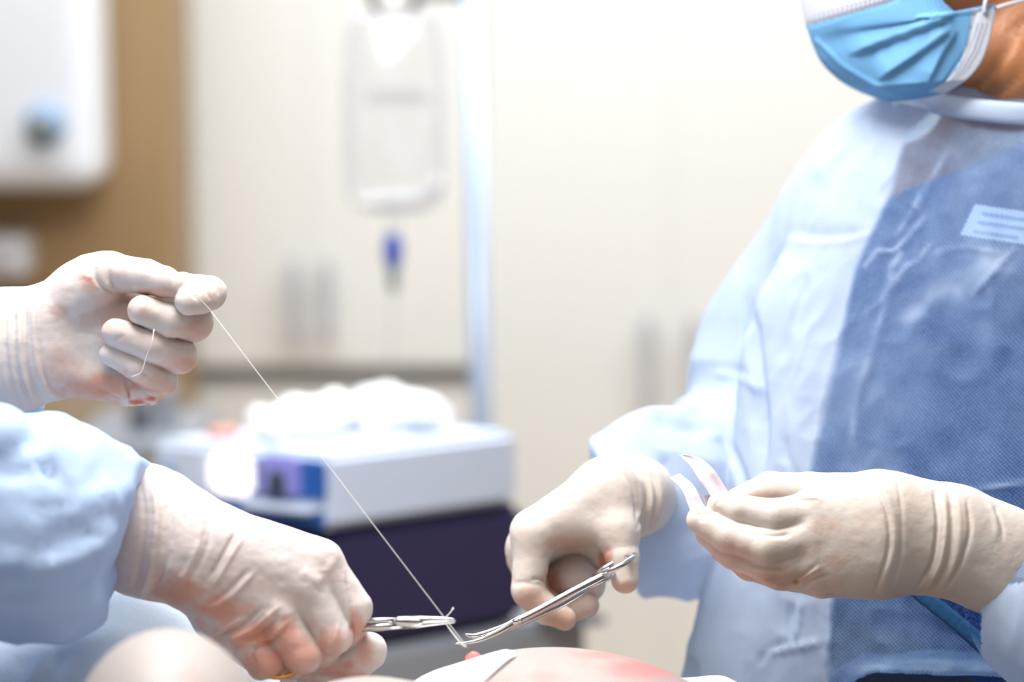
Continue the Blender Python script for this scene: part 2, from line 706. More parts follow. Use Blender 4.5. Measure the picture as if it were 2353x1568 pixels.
M['skinB'] = simple('brown_skin', srgb(190, 128, 84), 0.5, bump=0.25, bscale=350, var=0.12, vscale=40, sss=0.3)
M['mask'] = gown_mat('mask_blue', srgb(128, 190, 236), 0, 0.25, bumpd=0.0005)
M['maskw'] = gown_mat('mask_white', srgb(225, 230, 242), 0, 0.2, bumpd=0.0005)
M['dot'] = simple('embossed_dot', srgb(70, 90, 120), 0.6)
M['cap'] = simple('cap_blue', srgb(120, 175, 220), 0.8)
M['scrub'] = simple('navy_scrub', srgb(22, 54, 120), 0.85, bump=0.4, bscale=900, var=0.25, vscale=30)
M['pants'] = simple('dark_trousers', srgb(24, 32, 56), 0.85, bump=0.3, bscale=800)
M['badge'] = simple('badge_white', srgb(244, 246, 250), 0.35)
M['ink'] = simple('badge_ink', srgb(150, 168, 205), 0.6)
M['drape'] = gown_mat('drape_cloth', srgb(222, 235, 250), 0, 0.2)
M['sleeve'] = gown_mat('surgeon_gown_cloth', srgb(194, 215, 244), 0, 0.3, bumpd=0.0015)
M['gown'] = gown_mat('sheer_gown_cloth', srgb(166, 203, 249), 0.56, 0.45, dots=True, bumpd=0.0015, overlit_col=srgb(212, 226, 246))  # second, whiter colour stands for the lamp-bleached side
M['gloveA'] = glove_mat('latex_worn', srgb(212, 203, 196), srgb(204, 148, 124))
M['gloveB'] = glove_mat('latex_wet', srgb(216, 208, 205), srgb(214, 154, 136))
M['gloveC'] = glove_mat('latex_clean', srgb(222, 214, 206), srgb(210, 164, 140))
M['collar'] = gown_mat('collar_binding', srgb(205, 220, 242), 0, 0.3)
M['sheet'] = simple('white_sheet', srgb(246, 248, 250), 0.9)
M['foam'] = simple('table_pad', srgb(60, 66, 80), 0.6)


def patient_mat():
    m, nt, b = new_mat('patient_skin')
    at = nt.nodes.new('ShaderNodeAttribute')
    at.attribute_name = 'pink'
    mx = nt.nodes.new('ShaderNodeMixRGB')
    mx.inputs[1].default_value = srgb(154, 145, 140)
    mx.inputs[2].default_value = srgb(182, 114, 108)
    nt.links.new(at.outputs['Fac'], mx.inputs[0])
    nt.links.new(mx.outputs[0], b.inputs['Base Color'])
    b.inputs['Roughness'].default_value = 0.5
    b.inputs['Subsurface Weight'].default_value = 0.3
    b.inputs['Subsurface Scale'].default_value = 0.012
    return m


M['patient'] = patient_mat()

# ------------------------------------------------------------------ the room
def shell(name, c, s, mat):
    return tag(box(name, c, s, mat), kind='structure')


shell('floor', (0, 1.6, -0.05), (6.2, 7.2, 0.1), M['floor'])
shell('ceiling', (0, 1.6, 3.05), (6.2, 7.2, 0.1), M['ceil'])
shell('wall_back', (0, 5.15, 1.5), (6.2, 0.1, 3.0), M['wall'])
shell('wall_front', (0, -1.95, 1.5), (6.2, 0.1, 3.0), M['tanwall'])
shell('wall_left', (-3.05, 1.6, 1.5), (0.1, 7.2, 3.0), M['tanwall'])
shell('wall_right', (3.05, 1.6, 1.5), (0.1, 7.2, 3.0), M['tanwall'])

def PY(px, py, Y):
    """world point seen at a photo pixel on the upright plane y = Y"""
    r = FWD + RGT * ((px - W / 2) / F) + UP * ((H / 2 - py) / F)
    return CAM + r * ((Y - CAM[1]) / r[1])


def face_box(name, px0, py0, px1, py1, Y, depth, mat, parent=None, bevel=0.0):
    a, b = PY(px0, py0, Y), PY(px1, py1, Y)
    c = ((a[0] + b[0]) / 2, Y + depth / 2, (a[2] + b[2]) / 2)
    return box(name, c, (abs(b[0] - a[0]), depth, abs(a[2] - b[2])), mat, parent, bevel)


YC = 4.45


def cup_handle(px, y0, y1, Y, parent):
    a, b = PY(px, y0, Y), PY(px, y1, Y)
    bm = bmesh.new()
    bm_box(bm, (a[0], Y - 0.035, (a[2] + b[2]) / 2), (0.02, 0.016, a[2] - b[2]), 0.004)
    for z in (a[2] - 0.02, b[2] + 0.02):
        bm_box(bm, (a[0], Y - 0.014, z), (0.014, 0.03, 0.016), 0.002)
    return from_bm('handle', bm, M['handle'], parent)


# cupboard behind the drip bag
zt = 2.45
def cupboard(label, x0, x1, zb, ztop, hx, hy, group=None):
    t = empty('cupboard', ((x0 + x1) / 2, YC + 0.3, 0), label, 'cupboard', group)
    box('body', ((x0 + x1) / 2, YC + 0.32, (zb + ztop) / 2), (x1 - x0, 0.6, ztop - zb), M['cup'], t)
    xm = (PY(hx[0], 700, YC)[0] + PY(hx[1], 700, YC)[0]) / 2
    for k, (a, b) in enumerate(((x0, xm), (xm, x1))):
        d = box('door', ((a + b) / 2, YC + 0.01, (zb + ztop) / 2), (b - a - 0.0008, 0.02, ztop - zb - 0.002), M['cup'], t)
        cup_handle(hx[k], hy[0], hy[1], YC, d)
    return t


XL = PY(395, 300, YC)[0]
XM = PY(1108, 300, YC)[0]
ZB = PY(700, 842, YC)[2]
cupboard('cream two-door cupboard with steel bar handles behind the drip bag', XL - 0.02, XM - 0.002, ZB, zt, (678, 752), (592, 778))
ZC = PY(700, 884, YC)[2]
wt = box('worktop', ((XL + XM) / 2, YC + 0.36, (ZB + ZC) / 2), (XM - XL, 0.6, ZB - ZC - 0.004), M['gap'])
tag(wt, 'recessed worktop strip, its shadow painted grey, under the cream cupboard behind the drip line', 'worktop')
t = empty('base_cabinet', ((XL + XM) / 2, YC + 0.3, 0), 'pale beige base cabinet under the grey worktop strip, behind the white machine', 'cabinet')
box('body', ((XL + XM) / 2, YC + 0.34, ZC / 2), (XM - XL - 0.004, 0.58, ZC), M['cup'], t)
xq = (XL + XM) / 2
for a, b in ((XL, xq), (xq, XM)):
    d = box('door', ((a + b) / 2, YC + 0.03, ZC / 2 + 0.04), (b - a - 0.006, 0.02, ZC - 0.1), M['cup'], t, 0.002)
cupboard('tall cream cupboard with paired steel handles behind the masked woman', XM + 0.002, 1.35, 0.02, zt, (1486, 1592), (722, 945))

# brown panel, white heater and lower front painted paler for reflected light
YB = 4.1
XB = PY(386, 300, YB)[0]
t = empty('wooden_cabinet', (XB - 0.5, YB + 0.3, 0), 'tan brown wooden tall cabinet behind the white wall appliance', 'cabinet')
box('body', (XB - 0.5, YB + 0.165, 1.26), (1.0, 0.29, 2.5), M['brown'], t)
box('door', (XB - 0.75, YB + 0.01, 1.7), (0.494, 0.02, 1.6), M['brown'], t, 0.002)
box('door', (XB - 0.25, YB + 0.01, 1.7), (0.494, 0.02, 1.6), M['brown'], t, 0.002)
box('drawer', (XB - 0.5, YB + 0.01, 0.45), (0.99, 0.02, 0.8), M['beige'], t, 0.002)  # paler tone stands for light reflected low on the brown wood

YH = 3.9
a, b = PY(-420, -700, YB - .06), PY(252, 424, YB - .06)
t = empty('wall_appliance', ((a[0] + b[0]) / 2, YB, b[2]), 'white rounded enamel wall appliance with a grey knob on brown wood', 'appliance')
bm = bmesh.new()
cx, cz = (a[0] + b[0]) / 2, (a[2] + b[2]) / 2
bm_box(bm, (cx, YH + 0.0995, cz), (b[0] - a[0], 0.199, a[2] - b[2]), 0.05, seg=6)
from_bm('body', bm, M['white'], t, True)
k = PY(104, 288, YH)
bm = bmesh.new()
bmesh.ops.create_cone(bm, cap_ends=True, segments=32, radius1=0.034, radius2=0.030, depth=0.02,
                      matrix=Matrix.Translation((k[0], YH - 0.008, k[2])) @ Matrix.Rotation(math.radians(90), 4, 'X'))
kb = from_bm('dial', bm, M['bluek'], t, True)
bm = bmesh.new()
bmesh.ops.create_cone(bm, cap_ends=True, segments=32, radius1=0.021, radius2=0.018, depth=0.035,
                      matrix=Matrix.Translation((k[0], YH - 0.03, k[2])) @ Matrix.Rotation(math.radians(90), 4, 'X'))
from_bm('knob', bm, M['greyk'], kb, True)

# small white dispenser below the appliance
a, b = PY(-60, 545, YB - 0.1), PY(58, 640, YB - 0.1)
t = empty('paper_dispenser', (a[0], YB, b[2]), 'small white box fixed low on the brown cabinet above the gloved fist', 'dispenser')
box('body', ((a[0] + b[0]) / 2, YB - 0.05, (a[2] + b[2]) / 2), (b[0] - a[0], 0.1, a[2] - b[2]), M['white'], t, 0.015)
box('slot', ((a[0] + b[0]) / 2, YB - 0.101, b[2] + 0.02), (0.05, 0.004, 0.006), M['greyk'], t)

# trolley with steel post items below the fist
t = empty('steel_trolley', (PY(360, 1000, 3.5)[0], 3.5, 0), 'blurred grey steel trolley behind the gloved fist and the machine', 'trolley')
q0, q1 = PY(250, 985, 3.45), PY(430, 1010, 3.45)
box('tray', ((q0[0] + q1[0]) / 2 - 0.02, 3.55, (q0[2] + q1[2]) / 2 - 0.02), (q1[0] - q0[0] + 0.06, 0.3, 0.03), M['greys'], t, 0.005)
for sx in (-0.08, 0.06):
    for sy in (3.43, 3.67):
        tube('leg', [((q0[0] + q1[0]) / 2 + sx - 0.02, sy, 0.0), ((q0[0] + q1[0]) / 2 + sx - 0.02, sy, q1[2] - 0.005)], 0.012, M['steeld'], t)
q = PY(318, 935, 3.5)
tube('bottle_neck', [(q[0], 3.5, q1[2] - 0.005), (q[0], 3.5, q[2] + 0.02)], 0.014, M['steeld'], t)
q = PY(375, 950, 3.52)
box('carton', (q[0], 3.52, q[2] + 0.006), (0.04, 0.05, 0.07), M['greys'], t, 0.004)

# ------------------------------------------------------------------ infusion stand
DP = 3.25
pt, pb = PY(1083, -6, DP), PY(1106, 960, DP)
dirv = (pb - pt) / (pb[2] - pt[2])
t = empty('infusion_stand', tuple(pb + dirv * (0 - pb[2])), 'pale blue steel infusion stand with a hooked top arm', 'stand')
base = pb + dirv * (0.06 - pb[2])
tube('pole', [base, pt], 0.0148, M['pole'], t, 16)
arm = [pt + np.array([0, 0, -0.012]), PY(1060, -14, DP), PY(1000, -14, DP), PY(958, -12, DP)]
tube('arm', spline(arm, 24), 0.0085, M['steeld'], t, 12)
hk = PY(905, -12, DP)
ring = [hk + np.array([math.cos(s) * 0.030, 0, math.sin(s) * 0.030]) for s in np.linspace(0, 2 * math.pi, 40, endpoint=False)]
tube('hook', ring, 0.0065, M['steeld'], t, 10, closed=True)
for k in range(5):
    s = k * 2 * math.pi / 5 + 0.3
    e = np.array([base[0] + 0.27 * math.cos(s), base[1] + 0.27 * math.sin(s), 0.045])
    lg = tube('leg', [base + np.array([0, 0, 0.02]), e], 0.013, M['pole'], t)
    bm = bmesh.new()
    bmesh.ops.create_cone(bm, cap_ends=True, segments=20, radius1=0.024, radius2=0.024, depth=0.02,
                          matrix=Matrix.Translation((e[0], e[1], 0.024)) @ Matrix.Rotation(math.radians(90), 4, 'Y'))
    from_bm('caster', bm, M['mdark'], lg, True)

# drip bag, chamber and line
def bag_mat():
    m = bpy.data.materials.new('clear_bag_film')
    m.use_nodes = True
    nt = m.node_tree
    nt.nodes.clear()
    o = nt.nodes.new('ShaderNodeOutputMaterial')
    tp = nt.nodes.new('ShaderNodeBsdfTransparent')
    tp.inputs[0].default_value = (0.985, 0.99, 1, 1)
    gl = nt.nodes.new('ShaderNodeBsdfGlossy')
    gl.inputs['Roughness'].default_value = 0.12
    gl.inputs['Color'].default_value = (0.95, 0.97, 1, 1)
    df = nt.nodes.new('ShaderNodeBsdfTranslucent')
    df.inputs[0].default_value = (0.95, 0.97, 1, 1)
    lw = nt.nodes.new('ShaderNodeLayerWeight')
    lw.inputs[0].default_value = 0.35
    m1 = nt.nodes.new('ShaderNodeMixShader')
    m1.inputs[0].default_value = 0.5
    nt.links.new(gl.outputs[0], m1.inputs[1])
    nt.links.new(df.outputs[0], m1.inputs[2])
    mr = nt.nodes.new('ShaderNodeMapRange')
    mr.inputs[3].default_value, mr.inputs[4].default_value = 0.07, 0.55
    nt.links.new(lw.outputs['Facing'], mr.inputs[0])
    m2 = nt.nodes.new('ShaderNodeMixShader')
    nt.links.new(mr.outputs[0], m2.inputs[0])
    nt.links.new(tp.outputs[0], m2.inputs[1])
    nt.links.new(m1.outputs[0], m2.inputs[2])
    nt.links.new(m2.outputs[0], o.inputs[0])
    return m


M['bag'] = bag_mat()
M['fluid'] = None
DB = DP
top, bot = PY(905, 30, DB), PY(905, 478, DB)
t = empty('drip_bag', tuple(bot), 'clear plastic drip bag of fluid hanging from the stand hook', 'drip bag')
nu, nv = 48, 40
verts, faces = [], []
hw = (PY(1018, 250, DB)[0] - PY(795, 250, DB)[0]) / 2
xc = (PY(1018, 250, DB)[0] + PY(795, 250, DB)[0]) / 2
for j in range(nv + 1):
    v = j / nv
    z = top[2] + (bot[2] - top[2]) * v
    e = min(1.0, (1 - abs(2 * v - 1) ** 7) ** 0.5 * 0.25 + 0.75) if 0 < v < 1 else 0.72
    th = 0.004 + 0.026 * math.sin(math.pi * min(1, v * 0.92 + 0.05)) ** 0.7 * (0.55 + 0.7 * v)
    for i in range(nu):
        s = 2 * math.pi * i / nu
        c, sn = math.cos(s), math.sin(s)
        x = xc + hw * e * math.copysign(abs(c) ** 0.7, c)
        y = DB + th * math.copysign(abs(sn) ** 0.9, sn) * (1 + 0.18 * math.sin(7 * v + 3 * c) + 0.12 * math.sin(15 * v * c + 2))
        verts.append((x, y, z))
for j in range(nv):
    for i in range(nu):
        faces.append((j * nu + i, j * nu + (i + 1) % nu, (j + 1) * nu + (i + 1) % nu, (j + 1) * nu + i))
faces.append(tuple(range(nu))[::-1])
faces.append(tuple(range(nv * nu, (nv + 1) * nu)))
mesh_obj('film', verts, faces, M['bag'], t)
# welded seam round the edge and the crumpled foot of the bag
M['weld'] = simple('white_weld', srgb(248, 250, 253), 0.4)
edge = [(xc + hw * 0.98 * math.copysign(abs(math.cos(s)) ** 0.35, math.cos(s)), DB,
         (top[2] + bot[2]) / 2 + (top[2] - bot[2]) / 2 * math.copysign(abs(math.sin(s)) ** 0.35, math.sin(s)))
        for s in np.linspace(0, 2 * math.pi, 72, endpoint=False)]
tube('weld', edge, 0.0042, M['weld'], t, 8, closed=True)
ft = [PY(x, y, DB - 0.012) for x, y in ((822, 470), (860, 462), (905, 458), (950, 460), (985, 440), (1010, 405))]
tube('fold', spline(ft, 20), [0.002] + [0.0085] * 19 + [0.002], M['weld'], t, 10, flat=((0, 1, 0), 0.6))
M['wlabel'] = simple('print_grey', srgb(205, 205, 208), 0.6)
for yy, w0, w1 in ((215, 850, 975), (232, 842, 990)):
    p0, p1 = PY(w0, yy, DB - 0.034), PY(w1, yy, DB - 0.034)
    box('print', ((p0[0] + p1[0]) / 2, DB - 0.034, p0[2]), (p1[0] - p0[0], 0.001, 0.007), M['wlabel'], t)
dr = empty('drip_line', tuple(PY(905, 690, DB)), 'clear drip line with a blue chamber under the fluid bag', 'drip line')
p = lambda x, y: PY(x, y, DB)
tube('spike', [p(905, 476), p(904, 545)], [0.010, 0.008], M['bag'], dr, 12)
tube('blue_chamber', spline([p(903, 538), p(903, 552), p(903, 580), p(903, 606), p(903, 618)], 20),
     [0.004 + 0.0085 * math.sin(math.pi * min(1, k / 20 * 0.95 + 0.05)) ** 0.6 for k in range(21)], M['mblue'] if False else simple('clamp_blue', srgb(20, 80, 200), 0.4), dr, 16)
tube('grey_clamp', [p(904, 612), p(904, 668)], [0.0078, 0.0065], simple('clamp_grey', srgb(118, 140, 145), 0.5), dr, 12)
tube('tubing', spline([p(904, 664), p(902, 730), p(898, 800), p(890, 880), p(886, 935)], 30),
     [0.003] * 12 + list(np.linspace(0.003, 0.0065, 19)), M['bag'], dr, 10)

# ------------------------------------------------------------------ machine on its cart
def corner(px, py, d):
    return P(px, py, d)


DF, DR, DL = 2.62, 2.77, 2.72
cF, cR, cL = corner(752, 1046, DF), corner(1196, 992, DR), corner(345, 1006, DL)
zT = (cF[2] + cR[2] + cL[2]) / 3
gF, gR, gL = [np.array([c[0], c[1], 0]) for c in (cF, cR, cL)]
gB = gR + gL - gF
zM = corner(745, 1226, DF)[2]
t = empty('suction_machine', tuple((gF + gB) / 2 + np.array([0, 0, zM])), 'white and blue suction machine with a lit square screen on a navy cart', 'machine')
lift = lambda g, z: np.array([g[0], g[1], z])
bm = bmesh.new()
foot = [gF, gR, gB, gL]
bm_prism(bm, [lift(g, zM) for g in foot], [lift(g, zT) for g in foot])
bmesh.ops.bevel(bm, geom=list(bm.edges), offset=0.008, segments=3, affect='EDGES')
from_bm('casing', bm, M['mwhite'], t)
eu = (gL - gF) / np.linalg.norm(gL - gF)               # along the front panel
en = np.array([eu[1], -eu[0], 0])
if en @ np.array([0, -1, 0]) < 0:
    en = -en
wP = np.linalg.norm(gL - gF)


def panel(name, u0, u1, z0, z1, off, th, mat, parent, bev=0.003):
    a = gF + eu * (u0 * wP) + en * off
    b = gF + eu * (u1 * wP) + en * off
    za, zb = zM + (zT - zM) * z0, zM + (zT - zM) * z1
    bm = bmesh.new()
    lo = [lift(a, za), lift(b, za), lift(b, zb), lift(a, zb)]
    bm_prism(bm, [q - en * th for q in lo], lo)
    if bev:
        bmesh.ops.bevel(bm, geom=list(bm.edges), offset=bev, segments=3, affect='EDGES')
    return from_bm(name, bm, mat, parent)


panel('blue_fascia', 0.02, 0.97, 0.02, 0.27, 0.006, 0.01, M['mblue'], t)
panel('blue_corner', 0.01, 0.16, 0.40, 0.92, 0.006, 0.01, M['mblue'], t)
panel('grey_plate', 0.16, 0.42, 0.36, 0.88, 0.007, 0.012, M['mgrey'], t)
pd = panel('lavender_ring', 0.13, 0.36, 0.40, 0.95, 0.011, 0.01, M['mlav'], t, 0.006)
panel('dial', 0.205, 0.285, 0.46, 0.76, 0.020, 0.012, M['mdark'], t, 0.004)
panel('screen', 0.385, 0.63, 0.36, 0.92, 0.016, 0.012, M['screen'], t, 0.0085)
panel('ledge', 0.03, 0.44, 0.22, 0.34, 0.022, 0.03, M['mwhite'], t, 0.006)
panel('print', 0.84, 0.94, 0.62, 0.70, 0.003, 0.004, simple('print_blue', srgb(170, 195, 230), .5), t, 0.001)

# navy cart under it
er = (gR - gF) / np.linalg.norm(gR - gF)
nF = gF + er * 0.005 + en * 0.03 - eu * 0.00
zN0 = corner(890, 1528, DF)[2]
zN1 = zM - 0.002
t2 = empty('instrument_cart', tuple(lift(gF, 0)), 'navy plastic cart cabinet with a grey steel base shelf under the machine', 'cart')
bm = bmesh.new()
a0, a1 = gF + er * 0.012 - eu * 0.0, gR + er * 0.018
dp = eu * wP * 0.98
f2 = [a0, a1, a1 + dp, a0 + dp]
bm_prism(bm, [lift(g, zN0) for g in f2], [lift(g, zN1) for g in f2])
bmesh.ops.bevel(bm, geom=list(bm.edges), offset=0.012, segments=4, affect='EDGES')
from_bm('cabinet', bm, M['navy'], t2)
bm = bmesh.new()
a0, a1 = gF - er * 0.03 + en * 0.03, gR + er * 0.10
f3 = [a0, a1, a1 + dp * 1.2, a0 + dp * 1.2]
bm_prism(bm, [lift(g, zN0 - 0.16) for g in f3], [lift(g, zN0 - 0.003) for g in f3])
bmesh.ops.bevel(bm, geom=list(bm.edges), offset=0.006, segments=2, affect='EDGES')
from_bm('base_shelf', bm, M['greys'], t2)
for g in f3:
    c = sum(f3) / 4
    q = g + (c - g) * 0.08
    tube('leg', [lift(q, 0.0), lift(q, zN0 - 0.158)], 0.016, M['steeld'], t2)
q = corner(1368, 1470, 2.85)
qb = np.array([q[0], q[1], zN0 - 0.004])
tube('post', [qb, q + np.array([0, 0, 0.02])], 0.012, M['steeld'], t2)
q = corner(1290, 1480, 2.83)
box('box', (q[0], q[1], zN0 + 0.022), (0.06, 0.05, 0.05), M['mgrey'], t2, 0.006)

# crumpled sterile cover heaped on the machine top
caps = []
for x, y, dd, r in ((600, 975, 2, 34), (680, 962, 4, 48), (760, 950, 6, 50), (850, 945, 8, 48), (930, 948, 8, 44), (1000, 965, 7, 34), (890, 925, 9, 36), (970, 940, 6, 36), (640, 990, -1, 24), (740, 985, 1, 28), (860, 985, 1, 24)):
    caps += chain(2.70, [(x, y, dd, r)])
uf = union(caps, 0.012)
zcut = zT + 0.002
f = lambda p: np.maximum(uf(p), zcut - p[:, 2])
lo, hi = bounds_of(caps)
v, q, nr = polygonise(f, lo, hi, 0.0035)
v = v + nr * (0.006 * ridged(v * 38, 2) * np.clip((v[:, 2] - zcut) * 60, 0, 1))[:, None]
v[:, 2] = np.maximum(v[:, 2], zcut)
tag(mesh_obj('sterile_cover', v, q, M['sheet'], None), 'crumpled white sterile cover heaped on top of the white machine', 'cover')
q = corner(512, 985, 2.72)
tag(tube('stopper', [(q[0] - 0.018, q[1], zT + 0.006), (q[0] - 0.01, q[1], zT + 0.008), (q[0] + 0.012, q[1], zT + 0.008), (q[0] + 0.018, q[1], zT + 0.006)],
         [0.004, 0.006, 0.006, 0.003], M['orange'], None, 12), 'small orange plastic stopper lying on the machine top', 'stopper')

# ------------------------------------------------------------------ gloved hands
def hand_field(palm, fingers, kp=0.010, kd=0.0007):
    def f(p):
        dp = palm[0](p)
        for c in palm[1:]:
            dp = smin(dp, c(p), kp)
        out = dp
        for prox, dist, kb in fingers:
            a = prox[0](p)
            for c in prox[1:]:
                a = smin(a, c(p), 0.003)
            m = smin(dp, a, kb)
            if dist:
                b = dist[0](p)
                for c in dist[1:]:
                    b = smin(b, c(p), 0.003)
                m = np.minimum(m, smin(a, b, 0.003))
            out = smin(out, m, kd)
        return out
    return f


def glove(name, parent, mat, base, palm, fingers, creases, pink, blood_and_shade, label, h=0.0011, kp=0.010, extra=None, wr=0.00035):
    pc = []
    for pts, fl in palm:
        pc += chain(base, pts, fl)
    fs = [(chain(base, a), chain(base, b) if b else None, k) for a, b, k in fingers]
    allc = pc + [c for a, b, k in fs for c in (a + (b or []))]
    f = hand_field(pc, fs, kp)
    if extra:
        f0 = f
        f = lambda p: extra(p, f0(p))
    lo, hi = bounds_of(allc)
    v, q, nr = polygonise(f, lo, hi, h)
    v = crease(v, nr, creases)
    v = v + nr * (wr * (noise(v * 95, 7) + 0.6 * noise(v * 210, 8)))[:, None]
    at = {'pink': spots(v, nr, pink), 'blood_and_shade': spots(v, nr, blood_and_shade, True, 0.9)}  # pink also paints warm shade along the undersides
    o = mesh_obj(name, v, q, mat, parent, attrs=at)
    if label:
        o['label'] = label
    return o


# --- surgeon on the left
surgeon = empty('person', tuple(np.array([-0.62, 1.5, 0.0])), 'surgeon in pale blue gown reaching in from the left, tying a suture', 'person')

A = 1.76
glove('glove', surgeon, M['gloveA'], A,
      palm=[([(-260, 830, 2.5, 132), (-20, 806, .8, 128), (38, 803, .5, 136), (92, 792, .3, 122)], .72),
            ([(110, 728, 0, 72), (215, 655, -.3, 66)], None),
            ([(110, 790, .3, 98), (290, 760, .8, 88)], .6),
            ([(110, 848, .2, 60), (280, 878, .6, 46)], None),
            ([(310, 720, 1.5, 50), (345, 850, 1.5, 40)], None),
            ([(290, 890, .5, 38), (345, 900, .3, 32)], None)],
      fingers=[([(180, 665, -.5, 58), (252, 626, -1.0, 48)], [(252, 626, -1.0, 47), (335, 636, -1.7, 39), (378, 648, -2.0, 35), (404, 657, -2.2, 28)], .012),
               ([(340, 690, 1.5, 45), (420, 668, .9, 40)], [(420, 666, .6, 40), (480, 673, -.4, 39), (462, 682, -1.4, 38), (436, 690, -2.5, 35)], .008),
               ([(350, 745, 1.3, 44), (446, 742, -.2, 43)], [(446, 742, -.2, 42), (390, 736, -1.7, 38), (328, 713, -2.3, 35)], .008),
               ([(350, 800, 1.3, 42), (413, 818, 0, 41)], [(413, 818, 0, 40), (345, 794, -1.6, 36), (266, 765, -2.2, 33)], .008),
               ([(330, 880, 1.2, 38), (372, 874, .2, 36)], [(372, 876, .2, 34), (315, 846, -1.3, 30), (252, 815, -1.8, 25)], .008)],
      creases=[([(213, 600), (220, 640), (240, 663), (268, 674)], 5, -5), ([(243, 590), (249, 625), (262, 658), (285, 672)], 4, -3),
               ([(228, 598), (235, 640), (252, 664)], 5, 3.5), ([(180, 730), (230, 715), (275, 690)], 7, -3), ([(170, 760), (220, 770), (250, 790)], 7, -2.5),
               ([(92, 668), (88, 754), (94, 821), (107, 875), (134, 905)], 5, -5), ([(78, 672), (78, 754), (84, 821), (97, 875), (122, 915)], 7, 6),
               ([(58, 690), (57, 760), (64, 850), (96, 925)], 5, -6), ([(32, 690), (33, 780), (42, 860), (70, 930)], 5, -5),
               ([(12, 700), (12, 790), (22, 870), (45, 940)], 6, -6), ([(45, 690), (45, 780), (54, 860), (80, 928)], 6, 4),
               ([(292, 867), (293, 890), (297, 915)], 4, -6), ([(225, 895), (250, 905), (280, 920)], 5, -4), ([(335, 905), (355, 915), (380, 905)], 4, -4),
               ([(300, 870), (325, 858), (340, 862)], 4, -3), ([(419, 665), (436, 668), (455, 690)], 4, -4), ([(430, 642), (455, 640), (470, 650)], 4, 3),
               ([(430, 630), (440, 627), (452, 632)], 3, -4), ([(240, 782), (262, 782), (285, 772)], 4, -2.5), ([(470, 655), (478, 675), (485, 690)], 3, -2)],
      pink=[(230, 890, 120, 40, .8), (205, 655, 22, 18, .5), (250, 720, 60, 50, .35), (450, 760, 45, 30, .55), (420, 840, 45, 22, .6), (360, 890, 55, 30, .6),
            (350, 672, 60, 14, .5), (140, 715, 25, 20, .4), (330, 720, 30, 22, .25), (150, 850, 60, 60, .4)],
      blood_and_shade=[(318, 925, 26, 9, .9), (296, 905, 6, 22, .6), (345, 918, 22, 7, .7), (196, 640, 10, 5, .5), (208, 641, 6, 4, .6), (290, 685, 20, 10, .15)],
      label='raised fist-like gloved hand pinching a suture thread, palm to camera')

